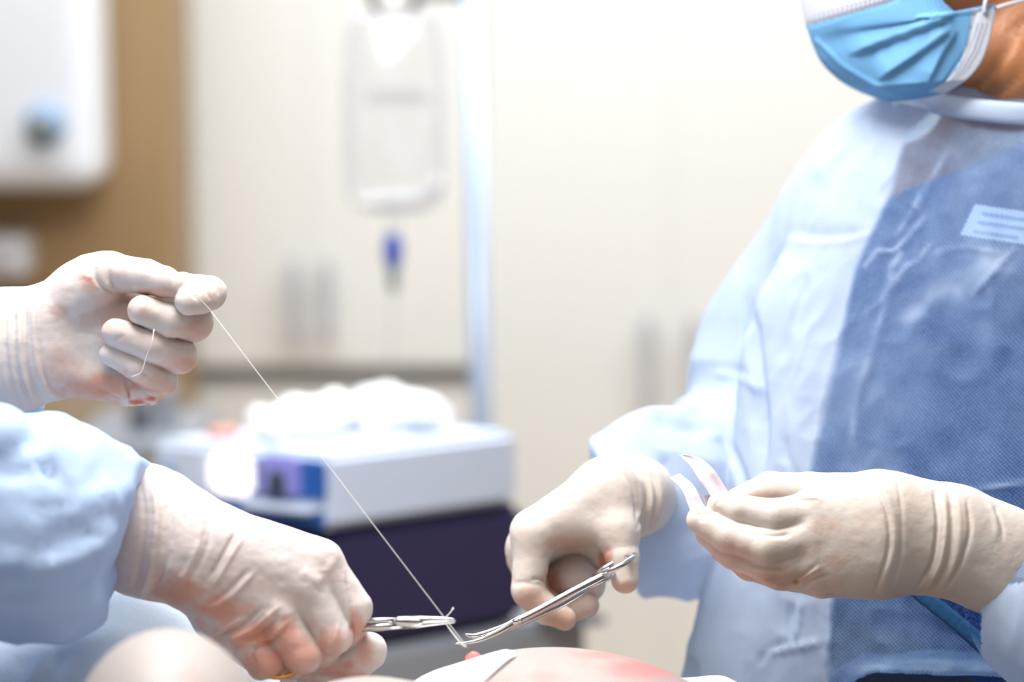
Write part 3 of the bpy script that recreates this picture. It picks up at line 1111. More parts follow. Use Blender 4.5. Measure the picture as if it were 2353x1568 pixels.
B = 1.70
glove('glove', surgeon, M['gloveB'], B,
      palm=[([(318, 1213, .8, 146), (352, 1230, .5, 141), (440, 1270, 0, 122)], .75),
            ([(450, 1225, 0, 78), (735, 1290, -.3, 51)], None), ([(450, 1260, -.3, 82), (712, 1345, -.9, 52)], None),
            ([(445, 1290, -.2, 82), (640, 1412, -.9, 54)], None), ([(435, 1310, 0, 76), (560, 1450, -.5, 50)], None),
            ([(490, 1420, 1.0, 50), (590, 1500, .6, 45)], None), ([(600, 1350, 2.0, 80), (680, 1440, 2.0, 60)], None)],
      fingers=[([(735, 1292, -.3, 50), (812, 1398, -.2, 43)], [(812, 1398, -.2, 43), (803, 1450, 1.6, 38), (775, 1470, 3, 33)], .005),
               ([(712, 1350, -.9, 50), (769, 1462, -1.0, 42)], [(769, 1462, -1.0, 40), (740, 1500, .8, 35), (700, 1490, 2.2, 30)], .005),
               ([(640, 1415, -.9, 52), (697, 1506, -1.1, 44)], [(697, 1506, -1.1, 42), (670, 1525, .8, 36), (640, 1510, 2, 30)], .005),
               ([(560, 1455, -.5, 48), (617, 1518, -.6, 40)], [(617, 1518, -.6, 38), (600, 1530, .8, 32), (580, 1510, 1.8, 26)], .005),
               ([(640, 1480, 2.6, 55), (745, 1545, 2.4, 48)], [(745, 1545, 2.4, 48), (805, 1530, 2.0, 45), (846, 1497, 1.8, 44)], .007)],
      creases=[([(318, 1085), (332, 1180), (325, 1280), (305, 1350)], 6, -4), ([(345, 1085), (360, 1180), (350, 1290), (325, 1365)], 9, 9),
               ([(380, 1110), (392, 1200), (380, 1300), (345, 1370)], 7, -4), ([(470, 1160), (450, 1270), (400, 1360)], 7, 4), ([(490, 1165), (478, 1250), (440, 1330)], 6, -3),
               ([(540, 1225), (510, 1280), (480, 1330)], 5, -5), ([(555, 1240), (525, 1290), (490, 1350)], 5, 4), ([(570, 1310), (520, 1360), (470, 1390)], 5, -4),
               ([(585, 1315), (535, 1368), (480, 1402)], 5, 4.5), ([(600, 1400), (550, 1440), (500, 1462)], 5, -6), ([(640, 1395), (590, 1440), (530, 1472)], 6, 6),
               ([(640, 1420), (600, 1455), (550, 1476)], 5, -6), ([(660, 1430), (625, 1462), (570, 1483)], 5, 5), ([(560, 1420), (520, 1445), (490, 1455)], 4, 4),
               ([(650, 1455), (610, 1480), (580, 1490)], 5, -4), ([(590, 1485), (580, 1505), (585, 1530)], 5, -6), ([(545, 1485), (538, 1500), (536, 1520)], 4, -5),
               ([(740, 1505), (752, 1512), (765, 1512)], 3, -3), ([(650, 1520), (655, 1535), (668, 1540)], 3, -3), ([(735, 1500), (765, 1480), (780, 1430)], 5, 3),
               ([(740, 1330), (772, 1280), (765, 1262)], 10, 3), ([(735, 1370), (745, 1340), (742, 1310)], 12, -4), ([(690, 1310), (720, 1330), (742, 1338)], 14, 4),
               ([(620, 1385), (650, 1398), (665, 1420)], 14, 4), ([(808, 1445), (822, 1445), (838, 1436)], 3, 3), ([(796, 1320), (804, 1390), (808, 1470)], 4, -5)],
      pink=[(420, 1360, 70, 45, .7), (510, 1400, 60, 40, .8), (600, 1460, 110, 45, .8), (680, 1500, 90, 45, .8), (620, 1530, 120, 50, .8), (770, 1480, 25, 45, .6),
            (825, 1445, 25, 40, .7), (815, 1420, 14, 30, .6), (840, 1500, 26, 38, .55), (780, 1540, 60, 25, .5), (745, 1480, 20, 40, .7)],
      blood_and_shade=[(800, 1528, 16, 20, .35), (760, 1550, 60, 8, .3)],
      label='gloved hand seen from the back, gripping the needle holder', kp=.012)

# surgeon's gown: two sleeves joined to a body standing left of the frame
S1 = 1.60
main_c = chain(S1, [(-700, 1060, 5, 330), (-250, 1200, 3, 280), (30, 1232, 3, 226), (150, 1206, 6, 204), (225, 1206, 9, 168), (300, 1212, 11, 136)], .8)
hump_c = chain(S1, [(132, 1064, 4, 84), (184, 1070, 5, 84)]) + chain(S1, [(-90, 1050, 1, 96), (-22, 1036, 1, 88)])
caps = main_c + hump_c
caps2 = chain(1.76, [(-260, 835, 3.5, 165), (-700, 1000, 10, 230)]) + chain(1.76, [(-200, 920, 3, 110), (40, 935, 5, 46)])
tors = [Cap(np.array([-0.66, 1.62, 0.35]), np.array([-0.62, 1.66, 1.30]), 0.24, 0.20),
        Cap(np.array([-0.62, 1.66, 1.25]), P(-700, 1040, 1.66), 0.14, 0.10),
        Cap(np.array([-0.66, 1.62, 1.40]), np.array([-0.66, 1.62, 1.42]), 0.20, 0.16)]
sfa, sfb = union(main_c, .03), union(hump_c, .001)
sf = lambda p: smin(sfa(p), sfb(p), .004)
sf2 = union(caps2, .03)
tf = union(tors, .06)
xw = P(310, 1212, 1.70)
nw = P(500, 1275, 1.70) - P(330, 1222, 1.70)
nw /= np.linalg.norm(nw)
fg = lambda p: smin(smin(smax(sf(p), (p - xw) @ nw, .006), sf2(p), .012), tf(p), .05)
lo, hi = bounds_of(caps + caps2 + tors)
v, q, nr = polygonise(fg, lo, hi, 0.0058, 1)
vis = np.clip((v[:, 0] + 0.62) * 8, 0, 1)
dirs = v @ np.array([[1.0, 0, 0], [0, 1.0, 0], [0.0, 0, 1.0]])
v = v + nr * (vis * (0.005 * noise(v * np.array([9, 9, 20.0]), 5) + 0.004 * ridged(v * np.array([14, 14, 26.0]), 6) + 0.0018 * ridged(v * np.array([40, 40, 40.0]), 9)))[:, None]
v = crease(v, nr, [([(300, 1205), (240, 1216), (170, 1190)], 9, 9), ([(312, 1180), (290, 1150), (270, 1100)], 14, -9), ([(318, 1200), (300, 1225), (280, 1260)], 12, -16),
                   ([(0, 1090), (60, 1085), (110, 1070)], 20, -14), ([(86, 985), (94, 1030), (104, 1060), (130, 1100)], 12, -34), ([(-20, 1300), (100, 1300), (220, 1260), (290, 1200)], 26, 16),
                   ([(-20, 1390), (100, 1380), (230, 1320), (310, 1270)], 16, -10), ([(130, 1250), (60, 1300), (20, 1330)], 18, -10), ([(230, 1090), (260, 1130), (285, 1170)], 14, 9),
                   ([(200, 1120), (150, 1160), (60, 1180)], 20, -9)])
mesh_obj('gown', v, q, M['sleeve'], surgeon)
tr = [Cap(np.array([-0.70 + dx, 1.62, 0.08]), np.array([-0.68 + dx * 0.8, 1.62, 0.6]), 0.075, 0.1) for dx in (-0.11, 0.11)]
tr += [Cap(np.array([-0.70 + dx, 1.60, 0.045]), np.array([-0.66 + dx, 1.48, 0.035]), 0.045, 0.035) for dx in (-0.11, 0.11)]
lo, hi = bounds_of(tr)
v, q, nr = polygonise(union(tr, 0.02), lo, hi, 0.016)
mesh_obj('trousers', v, q, M['pants'], surgeon)
hd = [Cap(np.array([-0.64, 1.63, 1.45]), np.array([-0.61, 1.65, 1.60]), 0.06, 0.06), Cap(np.array([-0.61, 1.66, 1.68]), np.array([-0.60, 1.66, 1.74]), 0.085, 0.095),
      Cap(np.array([-0.55, 1.67, 1.62]), np.array([-0.55, 1.67, 1.68]), 0.06, 0.06)]
lo, hi = bounds_of(hd)
v, q, nr = polygonise(union(hd, 0.04), lo, hi, 0.008)
mesh_obj('head', v, q, M['skinB'], surgeon)
hc = [Cap(np.array([-0.63, 1.66, 1.76]), np.array([-0.62, 1.66, 1.79]), 0.115, 0.1)]
lo, hi = bounds_of(hc)
v, q, nr = polygonise(union(hc, 0.01), lo, hi, 0.01)
v = v + nr * (0.006 * noise(v * 40, 1))[:, None]
mesh_obj('cap', v, q, M['cap'], surgeon)

# ------------------------------------------------------------------ assisting woman on the right
woman = empty('person', (P(2230, 1300, 2.02)[0], P(2230, 1300, 2.02)[1], 0.0), 'woman in sheer blue gown, face mask and gloves assisting on the right', 'person')
G = 1.98
# --- gown
torso = chain(G, [(2350, 420, 0, 250), (2270, 640, 0, 330), (2240, 900, -1, 400), (2205, 1200, -2, 470), (2200, 1450, -2, 505), (2180, 1600, -2, 500), (2140, 1760, -1, 560)], .55)
tside = chain(G, [(2010, 620, 1, 170), (1945, 800, 0, 192), (1935, 950, -1, 186), (1930, 1100, -1, 190), (1920, 1250, -1, 200)], .6)
yoke = chain(G, [(2330, 350, 1, 125), (2150, 362, 2, 122), (2030, 418, 3, 118), (1960, 500, 4, 125)], .85)
yoke += chain(G, [(2380, 380, -1, 130), (2540, 420, -6, 140), (2730, 540, -13, 165)], .85)
torso += chain(G, [(2500, 560, -3, 240), (2470, 900, -4, 300), (2420, 1300, -4, 380)], .55)
arm = chain(G, [(1985, 490, 5, 138), (1890, 640, 8, 146), (1800, 800, 10, 150), (1775, 960, 10, 148), (1745, 1080, 8, 168)], .85)
fore = chain(G, [(1745, 1100, 7, 200), (1640, 1135, 4, 196), (1545, 1150, 2, 186), (1440, 1165, 1, 158), (1330, 1185, 0, 125)], .85)
fore += chain(G, [(1490, 1010, 1, 66)]) + chain(G, [(1500, 1220, 1, 118), (1590, 1215, 2, 135)]) 
larm = chain(1.86, [(2760, 560, -4, 200), (2720, 1000, -8, 190), (2560, 1400, -12, 190)], .85) + chain(1.74, [(2560, 1420, 0, 170), (2420, 1400, 1, 150), (2352, 1395, 2, 98), (2320, 1380, 3, 80)], .85)
larm += chain(1.74, [(2340, 1470, 2, 62), (2420, 1520, 2, 100)])
tfm, tfs = union(torso, .08), union(tside, .05)
tfu = lambda p: smin(tfm(p), tfs(p), .02)
yf, af, ff, lf = union(yoke, .05), union(arm, .05), union(fore, .03), union(larm, .03)
c0 = P(1368, 1050, G)
c1 = P(1466, 1340, G)
ax = np.cross(c1 - c0, FWD)
ax /= np.linalg.norm(ax)
if ax @ RGT > 0:
    ax = -ax
hem_z = P(2100, 1536, G - .11)[2]


HX1, HX0 = P(1960, 1548, G)[0], P(1700, 1548, G)[0]


def gown_field(p):
    hz = hem_z - 0.10 * np.clip((HX1 - p[:, 0]) / (HX1 - HX0), 0, 1) ** 1.5
    tz = np.maximum(tfu(p), hz - p[:, 2])
    b = smin(tz, yf(p), .05)
    sl = smin(af(p), smax(ff(p), (p - c0) @ ax, .004), .03)
    b = smin(b, smin(yf(p), sl, .05), .006)
    return smin(b, lf(p), .01)


lo, hi = bounds_of(torso + yoke + arm + fore + larm)
v, q, nr = polygonise(gown_field, lo, hi, 0.003, 1)
x, y, d = project(v)
n1 = noise(v * np.array([12, 12, 5.0]), 11)
n2 = ridged(v * np.array([26, 26, 14.0]), 12)
n3 = ridged(v * np.array([60, 60, 40.0]), 13)
sleeve_w = np.clip((1760 - x) / 120, 0, 1) * np.clip((y - 500) / 300, 0, 1)
v = v + nr * (0.0045 * n1 + 0.003 * n2 * (0.5 + sleeve_w) + 0.0010 * n3 * (1 - sleeve_w))[:, None]
v = crease(v, nr, [
    ([(1800, 553), (1870, 558), (1940, 553), (2010, 538)], 9, 5), ([(1820, 535), (1900, 543), (1980, 535)], 16, -6), ([(2130, 420), (2090, 500), (2062, 540)], 6, 4),
    ([(2125, 500), (2095, 540), (2055, 578), (2020, 578), (1990, 612)], 7, 5), ([(2140, 560), (2110, 600), (2085, 612), (2050, 652)], 6, 4),
    ([(2070, 585), (2048, 620), (2040, 680), (2010, 790), (1975, 900), (1955, 1020)], 14, 6), ([(2085, 610), (2060, 650), (2020, 700), (1990, 720)], 9, 4),
    ([(1970, 620), (1925, 780), (1890, 920), (1862, 1080)], 6, 6), ([(2330, 572), (2290, 620), (2235, 680)], 7, 7), ([(2150, 585), (2220, 570), (2310, 585)], 9, 4),
    ([(2060, 320), (2160, 330), (2180, 350)], 6, 5), ([(2180, 345), (2140, 420), (2110, 480)], 7, 5), ([(2020, 440), (2055, 390), (2075, 330)], 8, 5),
    ([(1860, 640), (1820, 740), (1800, 830)], 8, -6), ([(1880, 700), (1840, 820), (1815, 900)], 7, 5), ([(1720, 700), (1735, 820), (1750, 960), (1748, 1080)], 14, -22),
    ([(1640, 860), (1700, 870), (1745, 900)], 12, 8), ([(1690, 840), (1720, 900), (1740, 1000)], 14, -9), ([(1500, 960), (1560, 985), (1640, 990)], 14, -10),
    ([(1540, 940), (1600, 985), (1660, 1010)], 12, 8), ([(1655, 990), (1690, 1060), (1715, 1130)], 12, -12), ([(1520, 1050), (1535, 1080), (1550, 1130)], 12, -12),
    ([(1600, 1000), (1640, 1060), (1660, 1130)], 18, 8), ([(1480, 1250), (1560, 1235), (1640, 1200)], 22, -8), ([(1560, 1300), (1640, 1270), (1700, 1230)], 16, 7),
    ([(1905, 1380), (1908, 1440), (1895, 1530)], 4, 6), ([(1840, 1380), (1835, 1430), (1825, 1470)], 7, 7), ([(1820, 1390), (1815, 1440), (1820, 1475)], 6, -7),
    ([(1760, 1500), (1820, 1490), (1890, 1475)], 8, 7), ([(1740, 1530), (1760, 1500), (1800, 1480)], 8, -6), ([(2150, 1140), (2230, 1130), (2353, 1110)], 6, 6),
    ([(1880, 300), (1900, 350), (1870, 420)], 14, 5), ([(1960, 300), (1930, 380), (1880, 470)], 16, -6), ([(1800, 1000), (1810, 1060), (1850, 1120)], 10, -7)], dmax=2.08)
# where the gown lies over the body it is a single thin layer; sleeves and side seams are denser, painted whiter as if overexposed
fx = np.array([-0.55, -0.83, 0.0])
tang = np.array([0.83, -0.55, 0.0])
edge = np.interp(y, [200, 250, 310, 440, 620, 900, 1090, 1380, 1568], [2190, 2145, 2078, 2045, 1960, 1900, 1858, 1908, 1895])
sheer = np.clip((x - edge) / 14, 0, 1) * 0.85 + 0.15
fold = np.zeros(len(v))
for ln, w in (([(2130, 420), (2090, 500), (2062, 540)], 4), ([(2125, 500), (2095, 540), (2055, 578), (2020, 578), (1990, 612)], 5), ([(2140, 560), (2110, 600), (2085, 612), (2050, 652)], 5),
              ([(2070, 585), (2048, 620), (2040, 680), (2010, 790), (1975, 900), (1955, 1020)], 9), ([(2085, 610), (2060, 650), (2020, 700), (1990, 720)], 7), ([(2330, 572), (2290, 620), (2235, 680)], 6),
              ([(2150, 585), (2220, 570), (2310, 585)], 6), ([(2180, 345), (2140, 420), (2110, 480)], 8), ([(2200, 640), (2130, 690), (2060, 760)], 26), ([(2290, 600), (2240, 630), (2200, 660)], 34),
              ([(1900, 1390), (1908, 1440), (1895, 1530)], 5), ([(1860, 1545), (2000, 1536), (2200, 1532), (2360, 1540)], 13), ([(2150, 1140), (2230, 1130), (2353, 1110)], 7)):
    sd_, tt_, _ = seg_dist(x, y, ln)
    fold = np.maximum(fold, np.exp(-(sd_ / w) ** 2))
cling = 0.5 + 0.5 * noise(v * np.array([22, 22, 16.0]), 51) + 0.25 * noise(v * 60, 52)
fold *= np.clip(0.6 + 0.7 * noise(v * 70, 61), 0.1, 1)
sheer = sheer * (1 - 0.6 * fold) * np.clip(0.72 + 0.4 * cling, 0.5, 1.1)
gap = np.clip((x - np.interp(y, [1335, 1575], [2085, 2356])) / 10, 0, 1) * (y > 1330) * (y < 1600)
sheer = sheer + gap * 0.7
sheer = np.where(x > 2385, 0.15, sheer)
sheer = np.where((x > 2255) & (y > 1340) & (d < 1.84), 0.1, sheer)
k = 2 * math.pi / 0.0030
at = {'sheer': sheer, 'wu': (v @ tang) * k, 'wv': v[:, 2] * k}
gown = mesh_obj('gown', v, q, M['gown'], woman, attrs=at)

# --- scrubs under the gown
sc = chain(G, [(2420, 380, -1.5, 215), (2370, 500, -.5, 232), (2290, 640, 1.6, 300), (2262, 900, 1.2, 352), (2250, 1150, 1.2, 378), (2270, 1400, 1.2, 360), (2270, 1700, 1.5, 440)], .50)
scf = union(sc, .07)
vA, vB = P(2085, 452, G - .1), P(2400, 300, G - .1)
nv1 = np.cross(vB - vA, FWD)
nv1 /= np.linalg.norm(nv1)
if nv1 @ UP < 0:
    nv1 = -nv1
ff2 = lambda p: smax(scf(p), (p - vA) @ nv1, .008)
lo, hi = bounds_of(sc)
v, q, nr = polygonise(ff2, lo, hi, 0.007)
v = v + nr * (0.004 * noise(v * np.array([14, 14, 6.0]), 21) + 0.002 * ridged(v * 20, 22))[:, None]
mesh_obj('scrub_top', v, q, M['scrub'], woman)
wx, wy = P(2230, 1600, G)[0], P(2230, 1600, G)[1]
tr = [Cap(np.array([wx + dx, wy, 0.08]), np.array([wx + dx * .8, wy, 0.9]), 0.07, 0.11) for dx in (-0.1, 0.1)]
tr += [Cap(np.array([wx + dx, wy, 0.045]), np.array([wx + dx - .05, wy - .12, 0.035]), 0.045, 0.035) for dx in (-0.1, 0.1)]
lo, hi = bounds_of(tr)
v, q, nr = polygonise(union(tr, 0.03), lo, hi, 0.016)
mesh_obj('trousers', v, q, M['pants'], woman)

# --- body: head, neck and chest as one skin surface
bd = chain(G, [(2350, 500, 2, 190), (2280, 700, 2, 270), (2270, 1000, 2, 300)], .5)
bd += chain(G, [(2330, 390, 4.5, 110), (2110, 410, 5, 85)], .85)
neck = chain(G, [(2376, 320, 2.5, 150), (2345, 150, 0, 162), (2320, 0, 1, 165)])
head = chain(G, [(2190, -60, 1, 165), (2230, -170, 2, 225), (2260, -330, 2, 235)]) + chain(G, [(2110, 60, 0, 125), (2165, -60, 0, 170)]) + chain(G, [(1985, -90, 0, 36), (1955, -60, 0, 26)]) \
    + chain(G, [(2030, -210, 0, 120), (2080, -60, 0, 130)])
ear = chain(G, [(2400, -130, -6, 42), (2385, -70, -6.5, 28)])
bdf, nkf, hdf, erf = union(bd, .05), union(neck, .03), union(head, .03), union(ear, .01)
f = lambda p: smin(smin(bdf(p), nkf(p), .05), smin(hdf(p), erf(p), .006), .012)
lo, hi = bounds_of(bd + neck + head + ear)
v, q, nr = polygonise(f, lo, hi, 0.0042)
v = crease(v, nr, [([(2353, 30), (2335, 90), (2290, 160), (2225, 215), (2180, 222)], 5, -7), ([(2360, 150), (2310, 205), (2250, 228), (2205, 232)], 5, -7),
                   ([(2353, 60), (2320, 140), (2260, 200)], 12, 4), ([(2300, 20), (2295, 60), (2285, 110)], 5, -3), ([(2330, 40), (2322, 80)], 4, -3)])
mesh_obj('body', v, q, M['skinB'], woman)
for ex, ed in ((2028, -3.5), (1980, 4.0)):
    e = P(ex, -165, G + ed * .01)
    bm = bmesh.new()
    bmesh.ops.create_uvsphere(bm, u_segments=20, v_segments=14, radius=0.0125, matrix=Matrix.Translation(tuple(e)))
    eb = from_bm('eye', bm, M['badge'], woman, True)
    bm = bmesh.new()
    bmesh.ops.create_uvsphere(bm, u_segments=16, v_segments=10, radius=0.006, matrix=Matrix.Translation(tuple(e - RGT * .008 - FWD * .005)))
    from_bm('iris', bm, M['mdark'], eb, True)
hc = chain(G, [(2240, -330, 2, 262), (2330, -330, 3, 250)])
lo, hi = bounds_of(hc)
hcf = union(hc, .02)
zc = P(2200, -255, G)[2]
v, q, nr = polygonise(lambda p: smax(hcf(p), zc - p[:, 2], .01), lo, hi, 0.007)
v = v + nr * (0.005 * noise(v * 40, 1))[:, None]
mesh_obj('cap', v, q, M['cap'], woman)

# --- face mask: pleated shell from the near cheek round the chin to the far cheek
left = spline([(1812, -130, 0), (1826, -60, 0), (1838, 0, 0), (1850, 50, 0), (1866, 100, 0), (1886, 142, 0), (1922, 180, 0), (1962, 205, 0), (2008, 224, 0), (2052, 233, 0)], 90)
right = spline([(2125, -150, 0), (2150, -60, 0), (2166, 0, 0), (2178, 14, 0), (2200, 30, 0), (2232, 34, 0), (2285, 10, 0), (2281, 62, 0), (2266, 118, 0), (2246, 156, 0), (2212, 190, 0), (2160, 217, 0), (2100, 229, 0), (2056, 234, 0)], 90)
nU = 110
verts, nrm = [], []
for Lp, Rp in zip(left, right):
    for k in range(-40, nU + 1):
        u = k / nU
        au = abs(u)
        x = Lp[0] + (Rp[0] - Lp[0]) * (au ** 1.25)
        y = Lp[1] + (Rp[1] - Lp[1]) * (au ** 1.1)
        span = min(1.0, (Rp[0] - Lp[0]) / 260)
        dep = -0.062 * span * math.sin(min(1, au * 1.25) * math.pi / 2) ** 0.75 + 0.01 * au
        if u < 0:
            dep = -dep + 0.004
        verts.append(P(x, y, G - 0.02 + dep))
verts = np.array(verts)
nc = nU + 41
fq = []
for j in range(90):
    for i in range(nc - 1):
        a = j * nc + i
        fq.append((a, a + nc, a + nc + 1, a + 1))
fq = np.array(fq)
nr = np.cross(verts[fq[:, 1]] - verts[fq[:, 0]], verts[fq[:, 3]] - verts[fq[:, 0]])
vn = np.zeros_like(verts)
for c in range(4):
    np.add.at(vn, fq[:, c], nr)
vn /= np.linalg.norm(vn, axis=1)[:, None] + 1e-12
vn = np.where((vn @ FWD)[:, None] > 0, -vn, vn)
x, y, d = project(verts)
disp = np.zeros(len(verts))
for line, amp, wid in (([(2196, 34), (2080, 78), (1945, 128)], 15, 75), ([(2196, 58), (2100, 130), (2015, 185)], 14, 60), ([(2200, 66), (2165, 120), (2128, 195)], 10, 45)):
    s, tt, sd = seg_dist(x, y, line)
    inside = np.clip(np.minimum(tt, 1 - tt) * 6, 0, 1)
    sgn = -sd                                   # >0 below the fold
    disp += amp * inside * np.where(sgn < 0, np.clip(1 + sgn / wid, 0, 1), np.exp(-(sgn / 5.0) ** 2))
for line, w, a in (([(1880, 95), (1935, 150), (2010, 195), (2080, 222)], 6, 4), ([(1853, 60), (1960, 30), (2060, 0)], 4, -3), ([(2245, 20), (2225, 110), (2160, 205)], 4, -3)):
    s, tt, _ = seg_dist(x, y, line)
    disp += a * np.exp(-(s / w) ** 2)
near = np.arange(len(verts)) % nc >= 40
disp *= near
verts = verts + vn * (disp * d / F)[:, None]
mk = mesh_obj('face_mask', verts, fq, M['mask'], woman)
mk.data.materials.append(M['maskw'])
cx, cy, _ = project(verts[fq].mean(1))
top_line = np.interp(cx, [1830, 1853, 2060, 2160], [66, 60, 0, -30])
redge_x = np.interp(cy, [10, 62, 118, 156, 190, 217], [2285, 2281, 2266, 2246, 2212, 2160])
sidx = ((cy < top_line) | ((cx > redge_x - 50 + np.clip((cy - 120) * .12, 0, 20)) & (cy > 20) & (cy < 212) & (cx > 2120))).astype(np.int32)
mk.data.polygons.foreach_set('material_index', sidx)
md = mk.modifiers.new('thickness', 'SOLIDIFY')
md.thickness = 0.0012
md.offset = -1
mk['label'] = 'pleated blue face mask with white stitched edges'

# embossed dots along its edges
from mathutils.bvhtree import BVHTree
bvh = BVHTree.FromPolygons([tuple(p) for p in verts], [tuple(int(i) for i in r) for r in fq])


def cast(px, py):
    r = FWD + RGT * ((px - W / 2) / F) + UP * ((H / 2 - py) / F)
    r /= np.linalg.norm(r)
    h = bvh.ray_cast(Vector(CAM), Vector(r))
    return (np.array(h[0]), np.array(h[1])) if h[0] is not None else (None, None)


bm = bmesh.new()
dots = []
for off in (-36, -24, -14):
    for s in np.linspace(0, 1, 30):
        yy = 55 + s * 140
        xx = np.interp(yy, [10, 62, 118, 156, 190, 217], [2285, 2281, 2266, 2246, 2212, 2160]) + off - s * 10
        dots.append((xx, yy, 1.5))
for k in range(20):
    for off in (-10, -19):
        xx = 1852 + k * 10.5
        dots.append((xx, 60 - (xx - 1853) * .29 + off + 2, 1.9))
for k in range(4):
    for j in range(4):
        dots.append((2130 + k * 9 + j * 3, 4 + j * 8 - k * 2, 1.4))
        dots.append((2163 + k * 7 + j * 2, 46 + j * 7 - k * 3, 1.2))
for xx, yy, r in dots:
    h, n = cast(xx, yy)
    if h is None:
        continue
    n = n if n @ FWD < 0 else -n
    rot = Vector(n).to_track_quat('Z', 'Y').to_matrix().to_4x4()
    bmesh.ops.create_circle(bm, cap_ends=True, segments=8, radius=r * 1.9 / F, matrix=Matrix.Translation(tuple(h + n * .0003)) @ rot)
dt = from_bm('stitch_dots', bm, M['dot'], mk)
tag(dt, kind='stuff')
e0, _ = cast(2262, 26)
tube('ear_loop', spline([e0 - FWD * .001 - UP * .002, P(2266, 0, G - .075), P(2290, -60, G - .07), P(2400, -150, G - .07), P(2420, -90, G - .06), P(2400, -20, G - .06), P(2290, 18, G - .072)], 30), 0.0016, M['maskw'], mk, 8)

# --- gown collar band round the neck
col = []
cc = P(2362, 238, G)
for s in np.linspace(0, 2 * math.pi, 64, endpoint=False):
    col.append(cc + RGT * (0.088 * math.cos(s)) + np.array([0, 1, 0]) * (0.078 * math.sin(s)) + np.array([0, 0, 1]) * (0.006 * math.sin(s) - .004 * math.cos(s)))
tube('collar', col, 0.0085, M['collar'], gown, 12, closed=True, flat=((0, 1, 0), .22))
# tie and lower hem band
gtree = BVHTree.FromObject(gown, bpy.context.evaluated_depsgraph_get())


def gdepth(bx, by):
    r = FWD + RGT * ((bx - W / 2) / F) + UP * ((H / 2 - by) / F)
    h = gtree.ray_cast(Vector(CAM), Vector(r / np.linalg.norm(r)))
    return (np.array(h[0]) - CAM) @ FWD


gmin = min(gdepth(a_, b_) for a_, b_ in ((2060, 1340), (2140, 1390), (2200, 1435))) - .0015
tie = [P(a_, b_, gmin) for a_, b_ in ((2060, 1322), (2100, 1352), (2140, 1385), (2185, 1420), (2230, 1458), (2275, 1500))]
tube('tie', spline(tie, 24), 0.0060, simple('tie_blue', srgb(34, 88, 135), 0.7, bump=.3), gown, 10, flat=(FWD, .12))

# --- name badge under the gown
gd = [gdepth(bx, by) for bx, by in ((2240, 470), (2206, 540), (2300, 480), (2350, 540), (2300, 560), (2260, 510))]
bdp = max(gd) + 0.0025
B0, B1, B2 = P(2240, 470, bdp), P(2206, 540, bdp), P(2430, 498, bdp)
t = M['badge']
bu = (B2 - B0) / np.linalg.norm(B2 - B0)
bv = (B1 - B0) - bu * ((B1 - B0) @ bu)
bn = np.cross(bu, bv)
bn /= np.linalg.norm(bn)
if bn @ FWD > 0:
    bn = -bn
bm = bmesh.new()
lo4 = [B0, B2, B2 + (B1 - B0), B1]
bm_prism(bm, lo4, [p + bn * .0015 for p in lo4])
bg = from_bm('name_badge', bm, M['badge'], woman)
bg['label'] = 'white name badge showing through the gown'
for a, ln, o in ((.2, .95, .1), (.48, .95, .08), (.78, .5, .06)):
    s0 = B0 + (B1 - B0) * a + bu * .008 + bn * .0018
    bm = bmesh.new()
    w = bv / np.linalg.norm(bv) * .0022
    l4 = [s0, s0 + bu * .07 * ln, s0 + bu * .07 * ln + w, s0 + w]
    bm_prism(bm, l4, [p + bn * .0003 for p in l4])
    from_bm('print_line', bm, M['ink'], bg)

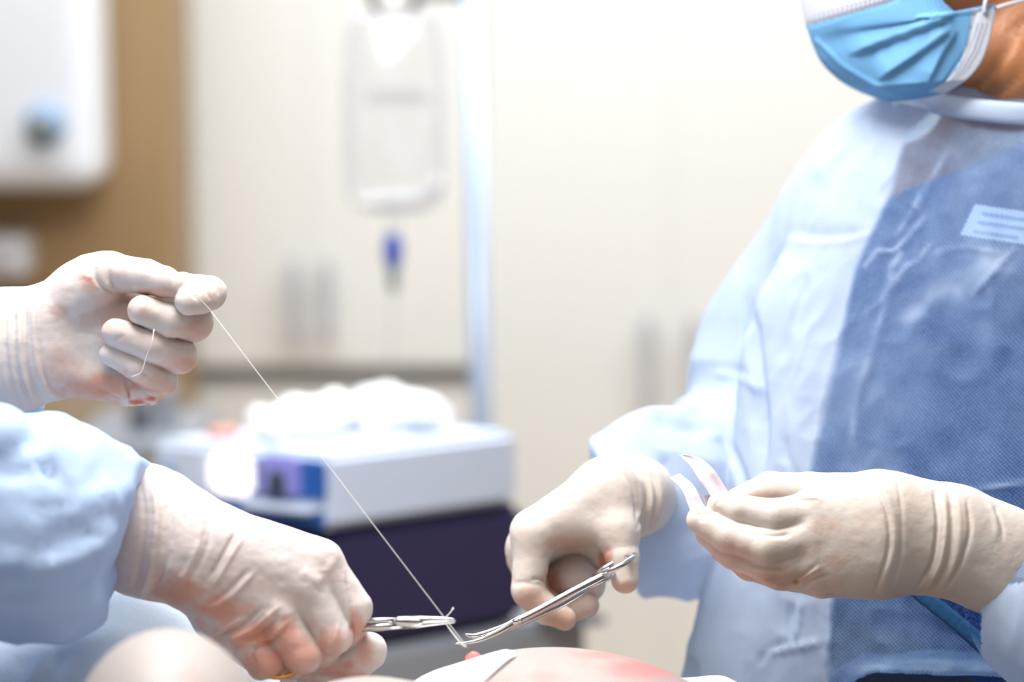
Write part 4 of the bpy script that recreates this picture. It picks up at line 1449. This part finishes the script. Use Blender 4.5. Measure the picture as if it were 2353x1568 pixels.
# --- her hands
C = 1.86
glove('glove', woman, M['gloveC'], C,
      palm=[([(1395, 1135, .5, 78), (1440, 1140, 2.5, 90), (1462, 1142, 5, 84), (1475, 1142, 10, 80)], None),
            ([(1392, 1128, .3, 68), (1226, 1222, -1, 49)], None), ([(1395, 1140, 2, 66), (1214, 1246, 1.2, 46)], None), ([(1395, 1150, 3, 60), (1211, 1276, 3, 44)], None),
            ([(1402, 1130, 0, 62), (1420, 1215, -1.3, 47)], None), ([(1290, 1206, -.6, 42), (1395, 1208, -.8, 44)], None), ([(1380, 1190, 3, 55), (1290, 1285, 5, 50)], None), ([(1398, 1200, 3, 48), (1388, 1285, 4, 40)], None), ([(1388, 1285, 4, 40), (1330, 1330, 5, 40)], None)],
      fingers=[([(1226, 1226, -1, 46), (1213, 1352, -1.6, 38)], [(1213, 1360, -1.6, 37), (1256, 1402, -1.4, 33), (1297, 1422, -1.2, 27)], .010),
               ([(1420, 1215, -1.3, 45), (1430, 1280, -2, 38)], [(1430, 1280, -2, 38), (1436, 1333, -2.4, 32)], .010),
               ([(1205, 1268, 1.5, 42), (1226, 1368, 1.5, 36)], [(1226, 1372, 1.5, 34), (1300, 1408, 1.3, 28), (1350, 1391, 1.0, 27)], .008),
               ([(1210, 1290, 3.3, 40), (1240, 1350, 3.5, 36)], [(1240, 1350, 3.5, 36), (1318, 1326, 2.6, 48), (1352, 1345, 2.4, 40)], .008)],
      creases=[([(1447, 1060), (1480, 1100), (1487, 1150), (1465, 1215)], 5, -5), ([(1470, 1062), (1502, 1105), (1508, 1160), (1490, 1220)], 5, -6), ([(1460, 1060), (1491, 1102), (1497, 1155), (1478, 1218)], 5, 5),
               ([(1420, 1075), (1452, 1115), (1462, 1170), (1466, 1210)], 5, -4), ([(1482, 1064), (1514, 1108), (1519, 1165), (1502, 1222)], 5, 4), ([(1434, 1066), (1467, 1108), (1474, 1160), (1466, 1205)], 5, 4),
               ([(1222, 1333), (1240, 1331), (1252, 1338)], 4, -5), ([(1180, 1340), (1210, 1340), (1250, 1345)], 6, -2)],
      pink=[(1215, 1385, 60, 40, .55), (1290, 1425, 50, 30, .7), (1436, 1352, 40, 18, .5), (1310, 1250, 55, 22, .6), (1390, 1280, 22, 30, .6), (1350, 1392, 40, 30, .4), (1262, 1340, 25, 40, .6)],
      blood_and_shade=[(1385, 1288, 16, 22, .5), (1268, 1345, 16, 22, .35), (1290, 1362, 30, 12, .3)],  # spot beside the thumb paints the shading of the palm hollow
      label='gloved hand working the scissors, thumb and forefinger forming a ring', wr=.0002)

D = 1.74
glove('glove', woman, M['gloveC'], D,
      palm=[([(2005, 1228, .2, 134), (2060, 1229, .2, 132), (2145, 1238, .3, 114), (2190, 1244, .3, 120), (2290, 1286, .6, 119), (2350, 1312, 1.0, 118)], .6),
            ([(2010, 1165, 0, 76), (1880, 1165, -.3, 53)], None), ([(2010, 1210, -.3, 82), (1870, 1225, -.6, 52)], None),
            ([(2010, 1260, -.3, 82), (1875, 1285, -.5, 50)], None), ([(2010, 1295, 0, 76), (1890, 1328, 0, 46)], None)],
      fingers=[([(1960, 1143, 1.6, 58), (1862, 1124, 2.9, 38)], [(1862, 1124, 2.9, 38), (1768, 1123, 3.3, 38), (1695, 1147, 2.6, 27)], .004),
               ([(1880, 1172, -.3, 46), (1780, 1188, -.8, 40)], [(1780, 1188, -.8, 40), (1700, 1172, -.2, 35), (1655, 1161, .3, 30)], .0045),
               ([(1870, 1230, -.6, 46), (1760, 1257, -1.2, 43)], [(1760, 1257, -1.2, 43), (1675, 1232, -.5, 38), (1610, 1195, .3, 33)], .0045),
               ([(1875, 1290, -.4, 44), (1765, 1300, -.5, 41)], [(1765, 1300, -.5, 39), (1685, 1274, .2, 34), (1625, 1228, .8, 28)], .0045),
               ([(1890, 1330, 0, 42), (1790, 1322, .3, 34)], [(1790, 1322, .3, 33), (1720, 1304, .9, 29), (1660, 1268, 1.4, 26)], .0045)],
      creases=[([(2002, 1100), (2028, 1150), (2042, 1200), (2041, 1268), (2012, 1360)], 4, -5), ([(2014, 1095), (2042, 1150), (2055, 1200), (2053, 1270), (2026, 1358)], 8, 3.5),
               ([(2062, 1095), (2072, 1180), (2070, 1280), (2050, 1350)], 5, -2.5), ([(2146, 1130), (2154, 1200), (2142, 1290), (2112, 1345)], 4, -8), ([(2166, 1128), (2174, 1200), (2162, 1290), (2132, 1352)], 6, 5),
               ([(2182, 1130), (2188, 1210), (2178, 1290), (2150, 1358)], 5, -5), ([(2200, 1136), (2206, 1215), (2195, 1290), (2168, 1360)], 7, 3), ([(2222, 1150), (2229, 1218), (2206, 1296), (2175, 1352)], 5, -6),
               ([(2285, 1165), (2300, 1200), (2305, 1240)], 4, -4), ([(2270, 1158), (2286, 1190), (2290, 1240)], 6, 3), ([(2290, 1412), (2318, 1392), (2336, 1360)], 8, 8), ([(2280, 1404), (2308, 1384), (2324, 1350)], 4, -6),
               ([(1814, 1228), (1780, 1232), (1725, 1226)], 5, -5), ([(1806, 1312), (1770, 1310), (1720, 1298)], 6, -6), ([(1826, 1342), (1850, 1320), (1875, 1300)], 4, -4), ([(1845, 1352), (1870, 1335), (1905, 1322)], 4, -3),
               ([(1836, 1338), (1860, 1318), (1885, 1303)], 4, 3), ([(1658, 1140), (1690, 1142), (1740, 1150)], 3, 2), ([(1600, 1178), (1612, 1190), (1608, 1200)], 6, -3), ([(1650, 1148), (1645, 1165), (1655, 1180)], 5, -2.5),
               ([(1880, 1145), (1850, 1145), (1800, 1148)], 3, 3)],
      pink=[(1905, 1205, 40, 20, .35), (1920, 1290, 30, 18, .4), (1780, 1330, 110, 35, .5), (1770, 1145, 70, 14, .55), (1680, 1280, 60, 40, .4), (1880, 1340, 60, 35, .35)],  # thin strip under the thumb paints the shade of the finger gap
      blood_and_shade=[(1628, 1178, 14, 5, .4), (1829, 1340, 4, 4, .5)],
      label='gloved hand across the body pinching white tape strips', kp=.012, wr=.0002)

# ------------------------------------------------------------------ patient, table and drapes
TT = 0.80
tb = empty('operating_table', (0, 1.52, 0), 'padded operating table under the patient, below the hands', 'table')
box('pad', (0.285, 1.5, TT - 0.045), (1.33, 0.52, 0.085), M['foam'], tb, 0.02)
box('frame', (0.285, 1.5, TT - 0.115), (1.28, 0.46, 0.05), M['greys'], tb, 0.008)
box('column', (0.285, 1.5, 0.38), (0.26, 0.22, 0.62), M['greys'], tb, 0.02)
box('base', (0.285, 1.5, 0.04), (0.9, 0.42, 0.075), M['greys'], tb, 0.02)

pdp = 1.69
pc = chain(pdp, [(1270, 2171, 0, 678)])
ps = chain(1.50, [(382, 1625, 0, 178), (380, 1900, 3, 330)]) + chain(1.50, [(388, 1760, -3, 236), (600, 1960, 6, 300)])
pm = chain(1.60, [(850, 1910, 0, 352)]) + chain(1.66, [(600, 2000, 0, 330), (1270, 2250, 0, 560), (1800, 2350, 0, 500)])
allp = pc + ps + pm
pf = union(allp, .03)
f = lambda p: np.maximum(pf(p), TT - p[:, 2])
lo, hi = bounds_of(allp)
lo[2] = TT - 0.01
v, q, nr = polygonise(f, lo, hi, 0.006)
pk = spots(v, nr, [(1500, 1535, 130, 30, .9), (1400, 1505, 90, 14, .6), (1250, 1560, 50, 22, .6), (430, 1556, 50, 16, .3), (1150, 1580, 60, 30, .5)], False)
pt_ = mesh_obj('person', v, q, M['patient'], None, attrs={'pink': pk})
tag(pt_, 'patient lying on the table, pale rounded skin being sutured', 'person')

SPC, SPR = pc[0].a, pc[0].ra


def on_patient(px, py, off=0.0):
    r = FWD + RGT * ((px - W / 2) / F) + UP * ((H / 2 - py) / F)
    r /= np.linalg.norm(r)
    oc = CAM - SPC
    b = oc @ r
    disc = b * b - (oc @ oc - SPR * SPR)
    h = CAM + r * (-b - math.sqrt(max(disc, 0)))
    n = (h - SPC) / np.linalg.norm(h - SPC)
    return SPC + n * (SPR + off), n


# gauze pad on the skin
tl = spline([(950, 1570, 0), (1000, 1545, 0), (1060, 1527, 0), (1110, 1513, 0), (1150, 1505, 0), (1184, 1502, 0)], 40)
bl = spline([(985, 1640, 0), (1030, 1632, 0), (1075, 1610, 0), (1110, 1576, 0), (1150, 1540, 0), (1186, 1511, 0)], 40)
vv, fc = [], []
nG = 16
for i in range(41):
    for j in range(nG + 1):
        s = j / nG
        e = min(1, 8 * min(s, 1 - s, i / 40, 1 - i / 40) + 0.15)
        p0, n0 = on_patient(tl[i][0] + (bl[i][0] - tl[i][0]) * s, tl[i][1] + (bl[i][1] - tl[i][1]) * s, 0.0035 * e + 0.0005)
        vv.append(p0)
for i in range(40):
    for j in range(nG):
        a = i * (nG + 1) + j
        fc.append((a, a + 1, a + nG + 2, a + nG + 1))
gz = mesh_obj('gauze_pad', vv, fc, M['gauze'], None)
sm = gz.modifiers.new('thickness', 'SOLIDIFY')
sm.thickness = 0.002
sm.offset = -1
tag(gz, 'white gauze pad laid on the patient beside the stitched wound', 'gauze')

# stitched wound lip
w0, wn = on_patient(1085, 1517)
caps = chain(pdp - .0, [(1078, 1513, -.5, 10), (1090, 1509, -.5, 9), (1099, 1513, -.5, 7)])
lo, hi = bounds_of(caps)
v, q, nr = polygonise(union(caps, .003), lo, hi, 0.0008)
v = v + nr * (0.0005 * noise(v * 500, 3))[:, None]
tag(mesh_obj('wound', v, q, M['tissue'], pt_), None)
pt_.children[0]['label'] = 'small raised pink wound'

# blue drape hump behind the near mound
dc = chain(1.78, [(262, 1692, 0, 336), (-20, 1740, 0, 320)]) + chain(1.78, [(420, 1760, 1, 274), (430, 2000, 1, 300)])
df_ = union(dc, .03)
f = lambda p: np.maximum(df_(p), TT + 0.001 - p[:, 2])
lo, hi = bounds_of(dc)
lo[2] = TT - .01
v, q, nr = polygonise(f, lo, hi, 0.006)
v = v + nr * (0.006 * noise(v * np.array([14, 14, 14.0]), 31) + 0.003 * ridged(v * np.array([30, 12, 12.0]), 32))[:, None]
v = crease(v, nr, [([(150, 1500), (120, 1540), (80, 1600)], 14, -10), ([(60, 1510), (40, 1550), (0, 1600)], 14, -10), ([(110, 1480), (90, 1540), (50, 1600)], 14, 8)])
v[:, 2] = np.maximum(v[:, 2], TT + .001)
tag(mesh_obj('surgical_drape', v, q, M['drape'], None), 'pale blue surgical drape bunched under the surgeon sleeve, bottom left', 'drape')

# folded white sheet at the far edge of the table
dc = chain(1.82, [(1500, 1655, 0, 84), (1640, 1650, 0, 90)]) + chain(1.80, [(1500, 1900, 0, 120), (1640, 1900, 0, 120)]) + chain(1.81, [(1570, 1750, 0, 120)])
df2 = union(dc, .03)
f = lambda p: np.maximum(df2(p), TT + 0.001 - p[:, 2])
lo, hi = bounds_of(dc)
lo[2] = TT - .01
v, q, nr = polygonise(f, lo, hi, 0.006)
v = v + nr * (0.004 * noise(v * 25, 41))[:, None]
v[:, 2] = np.maximum(v[:, 2], TT + .001)
tag(mesh_obj('white_sheet', v, q, M['sheet'], None), 'folded white sheet beyond the patient, in front of the gown hem', 'sheet')

# ------------------------------------------------------------------ instruments
def blade(name, pts, half, thick, mat, parent, side=None):
    """flat tapering bar through pts; half widths in m per point, lens-shaped section"""
    pts = [np.array(p, float) for p in pts]
    n = len(pts)
    vv, fc = [], []
    for i in range(n):
        tg = pts[min(i + 1, n - 1)] - pts[max(i - 1, 0)]
        tg /= np.linalg.norm(tg)
        sd = side if side is not None else np.cross(tg, FWD)
        sd = sd - tg * (sd @ tg)
        sd /= np.linalg.norm(sd)
        nn = np.cross(tg, sd)
        h, th = half[i], thick[i] if not np.isscalar(thick) else thick
        for cx, cy in ((-1, 0), (-.72, .75), (0, 1), (.72, .75), (1, 0), (.72, -.75), (0, -1), (-.72, -.75)):
            vv.append(pts[i] + sd * cx * h + nn * cy * th)
    for i in range(n - 1):
        for k in range(8):
            fc.append((i * 8 + k, i * 8 + (k + 1) % 8, (i + 1) * 8 + (k + 1) % 8, (i + 1) * 8 + k))
    fc.append(tuple(range(8))[::-1])
    fc.append(tuple(range((n - 1) * 8, n * 8)))
    o = mesh_obj(name, vv, fc, mat, parent)
    return o


mm = lambda px, d: px * d / F
# scissors held by the woman
DS = 1.775
sp = empty('scissors', tuple(P(1200, 1430, DS)), 'curved steel surgical scissors in the gloved hand, cutting the suture', 'scissors')
S = lambda x, y, dd=0.0: P(x, y, DS + dd)
blade('blade', spline([S(1044, 1480, -.02), S(1075, 1478, -.02), S(1105, 1471, -.018), S(1140, 1456, -.012), S(1172, 1438, -.006), S(1200, 1424, 0)], 24),
      list(np.interp(np.linspace(0, 1, 25), [0, .12, .5, .8, 1], [.0006, .0012, .0019, .0026, .0032])), .0012, M['steel'], sp)
blade('blade', spline([S(1068, 1458, -.014), S(1088, 1463, -.014), S(1112, 1458, -.012), S(1145, 1445, -.008), S(1175, 1432, -.004), S(1200, 1420, .002)], 24),
      list(np.interp(np.linspace(0, 1, 25), [0, .12, .35, .7, 1], [.0007, .0018, .0026, .0018, .003])), .0012, M['steel'], sp)
tube('shank', spline([S(1176, 1434, -.004), S(1240, 1402, .004), S(1320, 1358, .012), S(1372, 1331, .018), S(1388, 1322, .02)], 24),
     list(np.interp(np.linspace(0, 1, 25), [0, .06, .9, 1], [.0022, .0031, .0029, .0022])), M['steel'], sp, 14)
tube('shank', spline([S(1150, 1452, .002), S(1220, 1422, .012), S(1290, 1388, .022), S(1350, 1352, .034)], 24),
     list(np.interp(np.linspace(0, 1, 25), [0, .15, .9, 1], [.0012, .0027, .0030, .0022])), M['steel'], sp, 14)
bm = bmesh.new()
rotf = Vector(-FWD).to_track_quat('Z', 'Y').to_matrix().to_4x4()
bmesh.ops.create_cone(bm, cap_ends=True, segments=24, radius1=.0024, radius2=.002, depth=.004, matrix=Matrix.Translation(tuple(S(1195, 1426, -.003))) @ rotf)
from_bm('pivot_screw', bm, M['steel'], sp, True)


def ring_pts(c, ux, uy, rx, ry, n=40):
    return [c + ux * (rx * math.cos(s)) + uy * (ry * math.sin(s)) for s in np.linspace(0, 2 * math.pi, n, endpoint=False)]


# thumb ring seen edge-on: its plane holds the shank direction and the view axis
e0, e1 = S(1388, 1322, .02), S(1470, 1272, .034)
ux = e1 - e0
L = np.linalg.norm(ux)
ux /= L
uy = FWD - ux * (FWD @ ux)
uy /= np.linalg.norm(uy)
tl_ = UP * .03 + uy
tl_ -= ux * (tl_ @ ux)
tl_ /= np.linalg.norm(tl_)
tube('thumb_ring', ring_pts((e0 + e1) / 2 + tl_ * .014, ux, tl_, L / 2, .0165), .0021, M['steel'], sp, 10, closed=True)
e0, e1 = S(1350, 1352, .034), S(1420, 1312, .05)
ux = e1 - e0
L = np.linalg.norm(ux)
ux /= L
tl_ = UP * .04 + FWD
tl_ -= ux * (tl_ @ ux)
tl_ /= np.linalg.norm(tl_)
tube('finger_ring', ring_pts((e0 + e1) / 2 + tl_ * .012, ux, tl_, L / 2, .014), .002, M['steel'], sp, 10, closed=True)

# needle holder held by the surgeon
DN = 1.70
nh = empty('needle_holder', tuple(P(950, 1430, DN)), 'steel needle holder clamping the suture, gripped by the left gloved hand', 'needle holder')
Nn = lambda x, y, dd=0.0: P(x, y, DN + dd)
blade('jaw', [Nn(928, 1428), Nn(960, 1426), Nn(985, 1424), Nn(1020, 1423), Nn(1040, 1425), Nn(1047, 1428)], [.0036, .0032, .0023, .0017, .0014, .0007], .0022, M['steel'], nh)
blade('jaw', [Nn(925, 1437), Nn(960, 1436), Nn(985, 1434), Nn(1020, 1431), Nn(1040, 1430), Nn(1046, 1430)], [.0030, .0026, .0020, .0016, .0012, .0006], .0022, M['steel'], nh)
blade('box_joint', [Nn(905, 1432, -.001), Nn(915, 1429, -.001), Nn(935, 1430, -.001), Nn(962, 1430, -.001), Nn(972, 1430, -.001)], [.0020, .0038, .0042, .0038, .0024], .003, M['steel'], nh)
blade('shank', [Nn(640, 1400, .03), Nn(780, 1424, .012), Nn(850, 1428), Nn(880, 1426), Nn(915, 1427)], [.0016, .002, .0022, .0020, .0022], .0022, M['steel'], nh)
blade('shank', [Nn(640, 1470, .03), Nn(780, 1454, .012), Nn(846, 1443), Nn(880, 1441), Nn(930, 1437)], [.0016, .002, .0026, .0028, .0026], .0022, M['steel'], nh)
cR_ = P(640, 1512, 1.692)
tube('finger_ring', ring_pts(cR_, RGT, UP * .98 + FWD * .2, .0172, .0138), .0017, M['gold'], nh, 12, closed=True)
tube('finger_ring', ring_pts(P(610, 1440, 1.735), RGT, UP * .5 + FWD * .86, .013, .012), .0019, M['gold'], nh, 12, closed=True)

# ------------------------------------------------------------------ suture thread
th0 = P(462, 690, A - .0405)
th1 = P(482, 712, A - .034)
wend = P(1076, 1507, pdp - .006)
th = empty('suture_thread', tuple(wend), 'fine white suture thread pulled taut from fist to wound', 'thread')
main = [P(436, 672, A - .048), th0, th1] + [th1 + (P(1072, 1487, pdp - .008) - th1) * s for s in np.linspace(0.02, 1, 40)]
tube('long_strand', main, .00026, M['thread'], th, 6)
tube('short_strand', spline([P(1041, 1397, DN - .002), P(1035, 1408, DN - .004), P(1022, 1424, DN - .005), P(1030, 1442, DN - .004), P(1060, 1480, pdp - .006), P(1072, 1487, pdp - .008)], 24), .00035, M['thread'], th, 6)
tube('strand_end', [P(1041, 1397, DN - .002), P(1042, 1402, DN - .002)], [.0007, .0004], M['thread'], th, 6)
tube('knot_end', [P(1072, 1487, pdp - .008), wend], .0004, M['thread2'], th, 6)
tube('finger_wrap', spline([P(354, 757, A - .0345), P(349, 790, A - .036), P(338, 815, A - .030), P(330, 842, A - .0285), P(322, 858, A - .0255), P(302, 866, A - .022)], 30), .00042, M['thread'], th, 6)


# ------------------------------------------------------------------ tape strips
def ribbon(name, L, R, dl, mat, label):
    n = 30
    Ls, Rs = spline([(a, b, 0) for a, b in L], n), spline([(a, b, 0) for a, b in R], n)
    vv, fc = [], []
    for i in range(n + 1):
        s = i / n
        dd = np.interp(s, [0, .5, 1], dl)
        for k in range(5):
            u = k / 4
            vv.append(P(Ls[i][0] + (Rs[i][0] - Ls[i][0]) * u, Ls[i][1] + (Rs[i][1] - Ls[i][1]) * u, D + dd + .003 * math.sin(u * math.pi)))
    for i in range(n):
        for k in range(4):
            a = i * 5 + k
            fc.append((a, a + 1, a + 6, a + 5))
    o = mesh_obj(name, vv, fc, mat, None)
    m = o.modifiers.new('thickness', 'SOLIDIFY')
    m.thickness = .0004
    return tag(o, label, 'tape', 'tape strips in the gloved fingers')


ribbon('tape_strip', [(1561, 1047), (1586, 1072), (1608, 1106), (1632, 1140), (1650, 1175)], [(1570, 1044), (1608, 1053), (1642, 1082), (1674, 1132), (1700, 1175)], (.034, .012, .004), M['tape'],
       'longer pointed white tape strip curling up from the gloved fingers')
ribbon('tape_strip', [(1538, 1099), (1566, 1126), (1580, 1160), (1592, 1185)], [(1562, 1088), (1594, 1116), (1616, 1158), (1634, 1185)], (.022, .006, .0), M['tape'],
       'shorter square-ended white tape strip nearest the scissors')
ribbon('tape_strip', [(1610, 1138), (1616, 1150), (1626, 1175)], [(1634, 1138), (1645, 1150), (1660, 1170)], (.014, .014, .014), M['tape'],
       'small white tape end tucked between the two longer strips')
